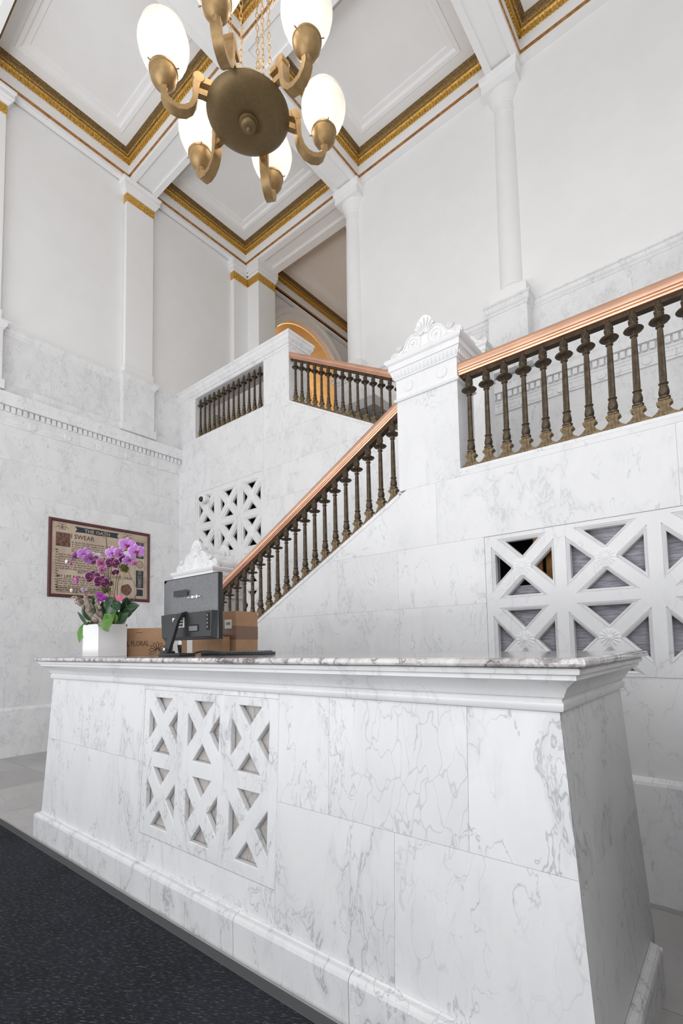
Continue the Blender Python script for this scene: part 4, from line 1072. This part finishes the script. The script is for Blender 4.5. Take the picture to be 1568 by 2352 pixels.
# flowers
def flower(px, py, d, r, mat, spin=0., tilt=0., yaw=0., lip=True, n5=True, scale_p=1.):
    c = W(px, py, d); view = (CAM-c).normalized()
    up = Vector((0, 0, 1)); right = up.cross(view).normalized(); up2 = view.cross(right)
    rot = Matrix((right, up2, view)).transposed().to_4x4()
    mt = Matrix.Translation(c) @ rot @ Matrix.Rotation(yaw, 4, 'Y') @ Matrix.Rotation(tilt, 4, 'X') @ Matrix.Rotation(spin, 4, 'Z')
    mb = MB()
    def pet(a, L, wd, lift, z0):
        base = len(mb.v); rows, cols = 7, 7
        for i in range(rows):
            t0 = i/(rows-1)
            for j in range(cols):
                u = (j/(cols-1)-.5)*2; ww = wd*math.sin(PI*(t0*.90+.06))**.6
                x = u*ww; y = .08*r+t0*L; z = z0+lift*math.sin(t0*PI*.8)-.10*r*abs(u)**2*t0+.02*r*math.sin(7*t0+3*u)
                ca, sa = math.cos(a), math.sin(a)
                mb.v.append(tuple(mt @ Vector((x*ca-y*sa, x*sa+y*ca, z)))); mb.pr[len(mb.v)-1] = max(t0, abs(u)*.98)
        for i in range(rows-1):
            for j in range(cols-1): q = base+i*cols+j; mb.f.append([q, q+1, q+cols+1, q+cols]); mb.mi.append(0); mb.sl.append(0.)
    for a in (0, 2.2, -2.2): pet(a, r*.92, r*.36, .05*r, 0)
    for a in (1.25, -1.25): pet(a, r*1.0, r*.56, .10*r, .04*r)
    o = mb.build('flower', mat, pl, smooth=True, recalc=False)
    if lip:
        mb = MB(); mb.ell(mt @ Vector((0, -.10*r, .12*r)), .16*r, .13*r, .17*r, n=10, m=8)
        for sg in (-1, 1): mb.ell(mt @ Vector((sg*.15*r, .02*r, .14*r)), .08*r, .08*r, .12*r, n=8, m=6)
        mb.ell(mt @ Vector((0, -.30*r, .16*r)), .09*r, .08*r, .12*r, n=8, m=6)
        l_ = mb.build('flower_lip', M['lip'], o, smooth=True); l_['label'] = 'crimson lip'
    return o
L_, Dk, Rm = M['petal_light'], M['petal_dark'], M['petal_rim']
for f_ in [(292, 1252, 3.17, .050, L_, -.1, .2, 0), (313, 1267, 3.19, .050, L_, .15, .1, .2), (260, 1271, 3.19, .046, L_, .1, .1, -.1), (275, 1272, 3.2, .040, L_, -.4, .3, .3), (286, 1276, 3.22, .042, M['petal_white'], .2, .5, -.3),
           (296, 1287, 3.2, .040, L_, 2.8, .6, .2), (309, 1294, 3.21, .022, M['petal_rim'], .3, .4, .6), (281, 1285, 3.2, .026, Dk, .4, .3, .5),
           (194, 1273, 3.19, .044, L_, -.1, .2, .2), (207, 1282, 3.22, .050, L_, 2.6, .7, .4), (221, 1277, 3.23, .042, M['petal_white'], .3, .9, -.4), (171, 1277, 3.2, .034, L_, .2, .3, 1.0), (183, 1272, 3.23, .036, L_, .6, .6, .6),
           (258, 1294, 3.17, .042, Dk, 0, .1, 0), (231, 1293, 3.17, .034, Rm, .1, 0, .7), (234, 1309, 3.17, .028, Rm, -.2, .1, .6), (213, 1326, 3.14, .046, Dk, 0, .1, 0), (233, 1337, 3.15, .046, Dk, -.15, .15, .1),
           (265, 1315, 3.2, .024, Dk, .3, .5, .3), (229, 1366, 3.12, .020, M['petal_hot'], 0, .1, 0), (240, 1374, 3.12, .018, M['petal_hot'], .4, .1, .2), (230, 1377, 3.11, .017, M['petal_hot'], -.3, .2, 0),
           (193, 1353, 3.17, .020, M['petal_white'], 3.0, .9, 0), (216, 1292, 3.2, .016, Dk, .2, .3, .3)]:
    flower(*f_[:5], spin=f_[5], tilt=f_[6], yaw=f_[7])
for (a, b, r_, mt_) in ((153, 1290, .010, 'petal_white'), (162, 1294, .009, 'petal_rim'), (175, 1330, .013, 'petal_rim'), (176, 1336, .010, 'petal_light'), (164, 1356, .009, 'petal_white'), (239, 1284, .006, 'lip'), (193, 1356, .012, 'petal_dark')):
    mb = MB(); mb.ell(W(a, b, 3.2), r_, r_, r_*1.5, mat=Matrix.Rotation(.3, 4, 'Y'), n=10, m=8); mb.build('flower_bud', M[mt_], pl, smooth=True)
mb = MB(); surf_leaf(mb, bez(W(266, 1368, 3.14), W(272, 1376, 3.12), W(280, 1378, 3.12), W(286, 1368, 3.14), 8), .018, pr=True, up=Vector((.5, -.8, .2))); mb.build('pink_bract', M['petal_pink'], pl, smooth=True)

# --- computer monitor (all-in-one, seen from behind)
mx0, mx1, my, mz0, mz1 = -2.735, -2.195, 1.655, 1.300, 1.668
mon = thing('computer_monitor', 'large dark grey flat monitor seen from behind, leaning on a slanted stand', 'monitor', (-2.45, 1.62, ZC))
mb = MB()
mb.rbox(mx0, mx1, my-.012, my+.018, mz0, mz1, .004)
mb.build('bezel', M['black_plastic'], mon, auto=30)
mb = MB(); zs_ = mz0+.155     # crease between lower box and upper dished shell
rows = 12; cols = 16; base = 0
for i in range(rows+1):
    v = zs_+(mz1-.006-zs_)*i/rows
    for j in range(cols+1):
        u = mx0+.006+(mx1-mx0-.012)*j/cols; fx = min(1, min(j, cols-j)/3.2); fz = min(1, i/2.2)*min(1, (rows-i)/5.)
        dish = .022*(1-(1-fx)**2)*max(0, (1-(i/rows)))**.6*(.55+.45*(1-i/rows))
        dish *= (1-.35*math.exp(-((i-1.0)/1.6)**2))
        mb.v.append((u, my-.012-dish, v))
for i in range(rows):
    for j in range(cols): a = i*(cols+1)+j; mb.f.append([a, a+1, a+cols+2, a+cols+1]); mb.mi.append(0); mb.sl.append(0.)
mb.build('back_shell', M['grey_plastic'], mon, smooth=True)
mb = MB()
y_ = my-.040
vs = [(mx0+.006, my-.012, zs_), (mx1-.006, my-.012, zs_), (mx1-.022, y_, zs_+.001), (mx0+.018, y_, zs_-.004), (mx0+.012, my-.012, mz0+.002), (mx1-.012, my-.012, mz0+.002), (mx1-.03, y_, mz0+.018), (mx0+.026, y_, mz0+.018)]
mb.add(vs, [(0, 1, 2, 3), (3, 2, 6, 7), (7, 6, 5, 4), (0, 3, 7, 4), (1, 5, 6, 2), (0, 4, 5, 1)])
mb.build('rear_cover', M['black_plastic'], mon)
def onback(u0, u1, v0, v1, y, name, mat, dpt=.0012):
    m_ = MB(); m_.box(u0, u1, y-dpt, y, v0, v1); return m_.build(name, mat, mon)
o = onback(-2.595, -2.455, 1.555, 1.590, my-.0335, 'badge', M['black_plastic'])
for k, (a, b, h) in enumerate(((-2.455, -2.442, .004), (-2.437, -2.428, .003), (-2.418, -2.400, .014), (-2.393, -2.385, .010), (-2.375, -2.360, .017), (-2.352, -2.334, .005))):
    m_ = MB(); m_.box(a, b, my-.0335, my-.031, 1.542-h*.5, 1.542+h*.5); m_.build('certification_mark', M['paper'], mon)
lb = onback(-2.595, -2.475, 1.372, 1.430, y_, 'serial_label', M['paper'])
m_ = MB(); rn = random.Random(4)
for r_ in range(3):
    u = -2.555
    while u < -2.49: w0 = rn.uniform(.001, .004); m_.box(u, u+w0, y_-.0022, y_-.0012, 1.381+r_*.017, 1.390+r_*.017); u += w0+rn.uniform(.001, .003)
m_.build('label_print', M['ink'], lb)
mb = MB(); mb.box(-2.445, -2.335, y_-.001, y_+.0, 1.345, 1.385); o = mb.build('connector_panel', M['dark'], mon)
mb = MB(); mb.box(-2.425, -2.345, y_-.004, y_-.001, 1.350, 1.377); mb.build('connector_cover', M['grey_plastic'], o)
mb = MB(); mb.box(-2.265, -2.235, y_-.001, y_, 1.350, 1.445); mb.build('port_slot', M['dark'], mon)
for k in range(4): m_ = MB(); m_.box(-2.259, -2.248, y_-.003, y_, 1.362+k*.021, 1.374+k*.021); m_.build('port', M['grey_plastic'], mon)
# stand: slanted bar and foot
mb = MB()
P_ = [Vector((-2.470, 1.622, 1.455)), Vector((-2.482, 1.598, 1.447)), Vector((-2.497, 1.580, 1.41)), Vector((-2.517, 1.558, 1.31)), Vector((-2.533, 1.540, 1.235)), Vector((-2.537, 1.536, 1.220))]
vs = []
for i, p in enumerate(P_):
    w0 = (.014, .020, .023, .026, .029, .030)[i]; tk = .009
    d = (P_[min(i+1, 5)]-P_[max(i-1, 0)]).normalized(); s_ = Vector((1, 0, 0)); n_ = d.cross(s_)
    vs += [p-s_*w0-n_*tk, p+s_*w0-n_*tk, p+s_*w0+n_*tk, p-s_*w0+n_*tk]
fs = [(0, 1, 2, 3), (20, 23, 22, 21)]
for i in range(5):
    for k_ in range(4): fs.append((i*4+k_, i*4+(k_+1) % 4, i*4+4+(k_+1) % 4, i*4+4+k_))
mb.add(vs, fs); mb.build('stand_arm', M['black_plastic'], mon, auto=50)
mb = MB(); mb.rbox(-2.585, -2.370, 1.515, 1.62, ZC, ZC+.018, .005); mb.rbox(-2.572, -2.50, 1.52, 1.575, ZC+.016, ZC+.030, .005); mb.build('stand_base', M['black_plastic'], mon, auto=40)
mb = MB(); mb.box(-2.545, -2.529, 1.524, 1.527, 1.243, 1.257); o = mb.build('stand_emblem', M['paper'], mon)

# --- cardboard boxes
def orient(c, ang): return Matrix.Translation(c) @ Matrix.Rotation(ang, 4, 'Z')
fb = thing('cardboard_box', 'brown shipping box printed FLORAL with a daisy outline, beside the white planter', 'box', (-3.27, 1.85, ZC))
A_ = Vector((-3.40, 1.70, ZC)); B_ = Vector((-3.150, 1.905, ZC)); ang = math.atan2(B_.y-A_.y, B_.x-A_.x); Lw = (B_-A_).length
mt = orient(A_, ang)
mb = MB(); mb.rbox(0, Lw, 0, .16, 0, .192, .0015, mat=mt); mb.build('carton', M['cardboard'], fb)
fm = lambda ox, oz: (lambda u, v, d: mt @ Vector((ox+u, -d-.0006, oz+v)))
vs, fs = text_mesh('L FLORAL', .050, fm(.052, .068), sx=.72, extrude=.0009); m_ = MB(); m_.add(vs, fs); m_.build('printed_name', M['ink'], fb)
m_ = MB(); rn = random.Random(8)
for (ux, vz, n_) in ((.12, .160, 6),):
    for i in range(n_): m_.box(ux+i*.007, ux+i*.007+.005, -.001, 0, vz, vz+.004, mat=mt)
m_.build('printed_line', M['ink'], fb)
m_ = MB()
for k_ in range(9):
    a = math.radians(-38+k_*32) if k_ < 9 else 0
    a = math.radians(-112+k_*28)
    c = Vector((.268, 0, .034)); pts = []
    for i in range(17):
        t0 = 2*PI*i/16; r0 = .034-.026*math.cos(t0); w0 = .0085*math.sin(t0)
        x = c.x+math.sin(a)*r0+math.cos(a)*w0; z = c.z+math.cos(a)*r0-math.sin(a)*w0
        z = max(z, .003); x = min(x, Lw-.002); pts.append(mt @ Vector((x, -.0008, z)))
    m_.tube(pts, .0015, 4)
m_.build('printed_daisy', M['ink'], fb)
bx = thing('cardboard_box', 'upright brown box with a band of tape and white shipping label, right of the monitor', 'box', (-2.5, 2.1, ZC))
C0 = Vector((-2.475, 1.985, ZC)); mt = orient(C0, math.radians(8))
mb = MB(); mb.rbox(-.165, 0, 0, .205, 0, .275, .0015, mat=mt); mb.build('carton', M['cardboard'], bx)
mb = MB(); mb.box(-.1665, .0012, -.0012, .2062, .095, .180, mat=mt); mb.build('packing_tape', M['tape'], bx)
mb = MB(); mb.box(-.095, -.035, -.0022, -.0012, .165, .222, mat=mt); lb = mb.build('shipping_label', M['paper'], bx)
m_ = MB()
for k_ in range(4): m_.box(-.08+k_*.009, -.075+k_*.009, -.0030, -.0022, .188, .204, mat=mt)
m_.build('label_print', M['ink'], lb)
lf = thing('cardboard_box', 'low flat brown box behind the monitor, left of the upright box', 'box', (-2.66, 2.0, ZC))
mt = orient(Vector((-2.665, 1.93, ZC)), math.radians(8))
mb = MB(); mb.rbox(-.27, .02, 0, .15, 0, .115, .0015, mat=mt); mb.build('carton', M['cardboard'], lf)
mb = MB(); mb.box(-.215, -.165, -.0012, .151, -.0, .1162, mat=mt); mb.build('white_tape', M['paper'], lf)
lf2 = thing('cardboard_box', 'small brown box just left of the upright box, under the white envelope', 'box', (-2.6, 1.98, ZC))
mt = orient(Vector((-2.50, 1.90, ZC)), math.radians(4))
mb = MB(); mb.rbox(-.115, 0, 0, .06, 0, .112, .0015, mat=mt); mb.build('carton', M['cardboard'], lf2)
mb = MB(); vs = [mt @ Vector(p) for p in ((-.11, .0, .1125), (-.055, -.006, .1125), (-.02, .03, .1135), (-.11, .055, .1125), (-.11, .0, .126), (-.058, -.004, .121), (-.022, .03, .1145), (-.11, .055, .126))]
mb.add(vs, [(0, 1, 2, 3), (4, 7, 6, 5), (0, 4, 5, 1), (1, 5, 6, 2), (2, 6, 7, 3), (3, 7, 4, 0)]); tag(mb.build('envelope', M['paper']), 'white padded envelope resting on the small box behind the monitor', 'envelope')
# keyboard
kb = thing('keyboard', 'black computer keyboard lying on the counter behind the monitor', 'keyboard', (-2.3, 1.75, ZC))
mt = orient(Vector((-2.47, 1.72, ZC)), math.radians(22))
mb = MB(); mb.rbox(0, .42, 0, .13, .0, .016, .004, mat=mt); mb.build('case', M['black_plastic'], kb)
mb = MB()
for i in range(20):
    for j in range(5): mb.box(.012+i*.0198, .029+i*.0198, .012+j*.022, .031+j*.022, .016, .023, mat=mt)
mb.build('keys', M['grey_plastic'], kb)
mb = MB(); pts = bez((-2.45, 1.66, ZC+.01), (-2.35, 1.62, ZC+.03), (-2.3, 1.66, ZC+.03), (-2.2, 1.70, ZC+.008), 14)
mb.tube(pts, .006, 8); tag(mb.build('cable', M['black_plastic'], smooth=True), 'short black cable looping over the counter beside the monitor stand', 'cable')
pt_ = thing('potted_plant', 'tiny dark green plant just peeking out behind the left edge of the monitor', 'plant', (-3.05, 1.98, ZC))
mb = MB(); mb.lathe([(.03, 0), (.038, .06), (.04, .07)], 16, (-3.05, 1.98, ZC)); mb.build('pot', M['black_plastic'], pt_, smooth=True)
rn = random.Random(3); mb = MB()
for i in range(60):
    a = rn.uniform(0, 2*PI); h = rn.uniform(.06, .20); q = Vector((-3.05+.03*math.cos(a), 1.98+.03*math.sin(a), ZC+.065+h))
    surf_leaf(mb, bez(Vector((-3.05, 1.98, ZC+.06+h*.4)), q-Vector((0, 0, .02)), q, q+Vector((math.cos(a), math.sin(a), -.3))*.02, 4), .007)
mb.build('foliage', M['leaf'], pt_)

# ================================================================ FRAMED OATH on the left wall
fr = thing('framed_print', 'framed parchment calligraphy print headed THE OATH on the left marble wall', 'picture', (XL, 3.2, 1.96))
FY0, FY1, FZ0, FZ1 = 2.495, 3.90, 1.955, 2.995
mb = MB(); mb.sweep_rect([(0, 0), (0, .012), (-.012, .022), (-.032, .022), (-.042, .012), (-.042, .004)], FY0, FY1, FZ0, FZ1)
mb.v = [(XL+v[2]+.001, v[0], v[1]) for v in mb.v]; mb.build('frame', M['maroon'], fr)
mb = MB(); mb.box(XL+.001, XL+.006, FY0+.03, FY1-.03, FZ0+.03, FZ1-.03); sheet = mb.build('print_sheet', M['parchment'], fr)
X1 = XL+.0066
pm = lambda y, z: (lambda u, v, d: Vector((X1+d, y+u, z+v)))
def ptext(name, txt, size, y, z, mat='ink', shear=0., sx=1., align='LEFT', lift=0.):
    vs, fs = text_mesh(txt, size, (lambda u, v, d: Vector((X1+lift+d, y+u, z+v))), align, shear, sx=sx); m_ = MB(); m_.add(vs, fs); return m_.build(name, M[mat], fr)
# banner
mb = MB(); vs, fs = poly_plate([(-.30, .0), (-.27, .035), (-.30, .075), (-.1, .072), (0, .078), (.12, .07), (.30, .078), (.275, .035), (.30, -.0), (.1, .004), (0, -.004), (-.12, .004)], [], .001, pm(3.12, 2.848)); mb.add(vs, fs); mb.build('title_banner', M['navy'], fr)
ptext('title', 'THE OATH', .062, 3.12, 2.862, 'parchment', align='CENTER', lift=.0012, sx=1.15)
Y0 = 2.80
ptext('heading', 'I SWEAR', .085, Y0-.03, 2.755, sx=.95)
ptext('heading', 'I WILL KEEP', .055, 3.28, 2.605)
ptext('heading', 'LOVE', .05, 3.26, 2.53)
ptext('heading', 'WITH PURITY', .062, 2.86, 2.283)
ptext('heading', 'MY LIFE & PRACTICE MY ART', .055, 2.60, 2.218)
ptext('heading', 'HOLINESS I PASS', .055, 3.22, 2.268)
LN = ['by Apollo the physician and health and all heal', 'to reckon him who taught me this art equally dear', 'to me as my parents to share my substance with him', 'and relieve his necessities if required to look on', 'his offspring in the same footing as my own brothers']
LN2 = ['and to teach them this art if they shall wish to learn it', 'without fee or stipulation and that by precept lecture', 'and every other mode of instruction I will impart a', 'knowledge of the art to my own sons and those of my', 'teachers and to disciples bound by a stipulation', 'according to the law of medicine but to none others', 'I will follow that system of regimen which according']
LN3 = ['I will not cut persons laboring under the stone but', 'will leave this to be done by practitioners of this', 'work into whatever houses I enter I will go into', 'them for the benefit of the sick and will abstain', 'from every voluntary act of mischief and corruption', 'while I continue to keep this oath unviolated may it']
LN4 = ['be granted to me to enjoy life and the practice of', 'the art respected by all in all times but should', 'I trespass and violate this oath may the reverse', 'be my lot']
z = 2.695
for i, s_ in enumerate(LN): ptext('text_line', s_, .033, Y0-.02, z-i*.030, shear=.3, sx=.95)
z = 2.515
for i, s_ in enumerate(LN2): ptext('text_line', s_, .035, 2.62, z-i*.031, shear=.3, sx=1.02)
z = 2.190
for i, s_ in enumerate(LN3): ptext('text_line', s_, .034, 2.60, z-i*.030, shear=.3, sx=1.05)
z = 2.000+.09
for i, s_ in enumerate([]): pass
for i, s_ in enumerate(LN4): ptext('text_line', s_, .030, 2.60, 2.095-.015-i*.029+.0-.0, shear=.3, sx=1.1) if i < 3 else None
# picture block, ornament columns, seal
mb = MB(); mb.box(X1, X1+.0006, 2.585, 2.765, 2.63, 2.815); mb.build('picture_block', M['brown_art'], fr)
for (y_c, w0) in ((2.625, .025), (2.725, .028)):
    mb = MB(); vs, fs = poly_plate([(-w0, -.11), (w0, -.11), (w0*.7, -.05), (w0*.8, 0), (.008, .022), (.012, .04), (0, .055), (-.012, .04), (-.008, .022), (-w0*.8, 0), (-w0*.6, -.05)], [], .0008, pm(y_c, 2.745)); mb.add(vs, fs); mb.build('picture_figure', M['parchment'], fr)
def orn(name, y, z0, z1, w0, seed, mat, dens=22):
    rn = random.Random(seed); m_ = MB()
    for i in range(dens):
        zc0 = z0+(i+.5)*(z1-z0)/dens; r0 = w0*rn.uniform(.25, .5)
        for sg in (-1, 1):
            pts = [Vector((X1+.0006, y+sg*(w0*.25+r0*(1-k_/14)*math.cos(k_*.55+i)), zc0+r0*.8*(1-k_/14)*math.sin(k_*.55+i))) for k_ in range(12)]
            m_.tube(pts, .0022, 4)
    m_.build(name, M[mat], fr)
orn('left_ornament', 2.575+.025, 2.03, 2.60, .035, 1, 'ink', 16)
mb = MB(); mb.box(X1, X1+.0005, 3.685, 3.80, 2.60, 2.84); mb.box(X1, X1+.0005, 3.685, 3.80, 2.16, 2.42); mb.box(X1, X1+.0005, 3.69, 3.795, 2.04, 2.14); mb.build('ornament_panel', M['navy'], fr)
orn('right_ornament', 3.742, 2.61, 2.83, .055, 2, 'parchment', 7); orn('right_ornament', 3.742, 2.17, 2.41, .055, 3, 'parchment', 8)
m_ = MB()
for r0 in (.055, .046, .030, .012): m_.tube([Vector((X1+.0006, 3.742+r0*math.cos(a*PI/12), 2.51+r0*math.sin(a*PI/12))) for a in range(25)], .0018, 4)
m_.build('round_ornament', M['ink'], fr)
orn('top_ornament', 2.66, 2.855, 2.91, .12, 5, 'ink', 2); orn('top_ornament', 3.55, 2.845, 2.905, .12, 6, 'ink', 2)
mb = MB(); mt = Matrix.Translation((X1, 3.54, 2.12)) @ Matrix.Rotation(PI/2, 4, 'Y'); mb.lathe([(.078, 0), (.08, .002), (.07, .003), (0, .003)], 24, mat=mt, fn=lambda r, z, a: r*(1+.05*math.sin(5*a)+.03*math.sin(3*a))); mb.build('wax_seal', M['brown_art'], fr)
m_ = MB()
for (a, b, c, d) in ((3.665, 3.668, 2.02, 2.86), (3.818, 3.821, 2.02, 2.86), (3.665, 3.82, 2.015, 2.018), (3.665, 3.82, 2.858, 2.861)): m_.box(X1, X1+.0006, a, b, c, d)
m_.build('border_rule', M['ink'], fr)

# ================================================================ CHANDELIER
CHX, CHY = -1.895, 1.619
ch = thing('chandelier', 'antique brass chandelier with six egg-shaped lit glass shades on curling arms', 'chandelier', (CHX, CHY, 4.2))
ZD = 4.085
mb = MB(); mb.lathe([(.0, -.030), (.05, -.031), (.09, -.044), (.13, -.046), (.17, -.036), (.200, -.016), (.217, .0), (.219, .006), (.214, .010), (.205, .004)], 56, (CHX, CHY, ZD), cap=False); mb.build('dish', M['brass_dish'], ch, auto=40)
mb = MB(); mb.lathe([(.214, .008), (.19, .03), (.15, .05), (.12, .085), (.10, .16), (.07, .20), (.03, .22), (.0, .225)], 40, (CHX, CHY, ZD), cap=False); mb.build('upper_body', M['brass'], ch, auto=40)
mb = MB(); mb.lathe([(.038, 0), (.050, -.004), (.050, -.010), (.043, -.014), (.045, -.022), (.040, -.034), (.028, -.042), (.012, -.045), (.011, -.053), (.006, -.058), (0, -.060)], 28, (CHX, CHY, ZD-.028), cap=False); mb.build('finial', M['brass_dish'], ch, auto=40)
ZG = 4.285
for k in range(6):
    a = 4.194+PI+k*PI/3; ca, sa = math.cos(a), math.sin(a)
    rad = lambda r, z, s=0.: Vector((CHX+ca*r-sa*s, CHY+sa*r+ca*s, z))
    # arm centreline in the (r, z) plane
    cl = [(.262, 4.165), (.270, 4.135), (.272, 4.09), (.278, 4.05), (.294, 4.012), (.322, 3.984), (.356, 3.975), (.392, 3.984), (.416, 4.008), (.427, 4.038), (.426, 4.066)]
    wd = [.030, .026, .022, .021, .021, .022, .023, .023, .022, .021, .021]
    out = []; inn = []
    for i, (r, z) in enumerate(cl):
        p0 = cl[max(0, i-1)]; p1 = cl[min(len(cl)-1, i+1)]; d = Vector((p1[0]-p0[0], p1[1]-p0[1])).normalized(); n_ = Vector((-d.y, d.x))
        out.append((r+n_.x*wd[i]*.62, z+n_.y*wd[i]*.62)); inn.append((r-n_.x*wd[i]*.62, z-n_.y*wd[i]*.62))
    mb = MB(); hw = .025; vs = []
    for (o_, i_) in zip(out, inn): vs += [rad(*o_, -hw), rad(*o_, hw), rad(*i_, hw), rad(*i_, -hw)]
    L = len(cl); fs = [(0, 1, 2, 3), tuple(4*(L-1)+q_ for q_ in (3, 2, 1, 0))]
    for i in range(L-1):
        for q_ in range(4): fs.append((i*4+q_, i*4+(q_+1) % 4, i*4+4+(q_+1) % 4, i*4+4+q_))
    mb.add(vs, fs)
    rotm = Matrix.Rotation(a, 4, 'Z') @ Matrix.Rotation(PI/2, 4, 'X')
    mt = Matrix.Translation(rad(.258, 4.178)) @ rotm
    mb.lathe([(.027, -.026), (.030, -.022), (.030, .022), (.027, .026)], 18, mat=mt)
    mb.box(.19, .272, -.014, .014, -.018, .014, mat=Matrix.Translation((CHX, CHY, 4.115)) @ Matrix.Rotation(a, 4, 'Z'))
    mb.box(.19, .255, -.022, .022, -.02, .012, mat=Matrix.Translation((CHX, CHY, 4.175)) @ Matrix.Rotation(a, 4, 'Z'))
    arm = mb.build('arm', M['brass'], ch, auto=35)
    mb = MB(); c = rad(.428, 0)
    mb.lathe([(.010, 4.045), (.016, 4.055), (.020, 4.070), (.046, 4.088), (.062, 4.115), (.068, 4.150), (.071, 4.152), (.071, 4.160), (.066, 4.162), (.066, 4.178), (.060, 4.180)], 28, (c.x, c.y, 0), cap=False)
    for q_ in range(3):
        b = a+.5+q_*2.09; mb.tube([Vector((c.x+math.cos(b)*.068, c.y+math.sin(b)*.068, 4.156)), Vector((c.x+math.cos(b)*.085, c.y+math.sin(b)*.085, 4.156))], .003, 6)
    mb.build('shade_holder', M['brass'], arm, auto=40)
    mb = MB()
    mb.lathe([(.050, -.130), (.072, -.112), (.100, -.070), (.118, -.025), (.126, .015), (.125, .040), (.117, .066), (.110, .078), (.113, .081), (.106, .093), (.109, .096), (.098, .110), (.088, .118), (.080, .114)], 40, (0, 0, 0), cap=False)
    g_ = mb.build('glass_shade', M['globe'], None, auto=30); g_.parent = arm; g_.matrix_parent_inverse = Matrix(); g_.location = (c.x, c.y, ZG)
    ld = bpy.data.lights.new('shade_bulb', 'POINT'); ld.energy = 6; ld.color = (1., .90, .78); ld.shadow_soft_size = .05
    lo = bpy.data.objects.new('shade_bulb', ld); COL.objects.link(lo); lo.parent = arm; lo.matrix_parent_inverse = Matrix(); lo.location = (c.x, c.y, ZG+.20)
# chains
for (dx, dy) in ((.10, .02), (-.03, .10), (-.07, -.07), (.05, -.09), (.12, .05)):
    mb = MB(); p0 = Vector((CHX+dx, CHY+dy, ZD+.15)); p1 = Vector((CHX+dx*.35, CHY+dy*.35, ZS)); n = int((p1-p0).length/.036)
    for i in range(n):
        c = p0.lerp(p1, (i+.5)/n); e = Matrix.Rotation((i % 2)*PI/2+dx*20, 4, 'Z')
        pts = [c+(e @ Vector((.0085*math.cos(q_*PI/5), 0, .0215*math.sin(q_*PI/5)))) for q_ in range(11)]
        mb.tube(pts, .0022, 4, cap=False)
    mb.build('chain', M['brass'], ch, smooth=True)
for (dx, dy, z) in ((-.02, .10, ZD+.42), (.13, .05, ZD+.62)):
    mb = MB(); mb.tube([Vector((CHX+dx+.028*math.cos(q_*PI/9), CHY+dy, z+.028*math.sin(q_*PI/9))) for q_ in range(19)], .003, 6, cap=False); mb.build('chain_ring', M['brass'], ch, smooth=True)

# ceiling lamp in the ochre passage (its own light)
lp = thing('ceiling_lamp', 'warm lamp inside the ochre passage behind the arch, hidden by the opening', 'lamp', (-8.4, yc, 8.5))
t = NT('lit lamp'); t.put(t.b.inputs['Emission Color'], (1, .72, .38, 1)); t.b.inputs['Emission Strength'].default_value = 3; t.col((.9, .8, .6))
mb = MB(); mb.lathe([(.02, 0), (.02, -.1), (.18, -.12), (.2, -.2), (.12, -.26), (0, -.27)], 24, (-8.4, yc, 8.6)); mb.build('shade', t.m, lp, smooth=True)
ld = bpy.data.lights.new('lamp_bulb', 'POINT'); ld.energy = 62; ld.color = (1., .84, .60); ld.shadow_soft_size = .2
lo = bpy.data.objects.new('lamp_bulb', ld); COL.objects.link(lo); lo.parent = lp; lo.matrix_parent_inverse = PINV[lp.name]; lo.location = (-8.4, yc, 8.15)
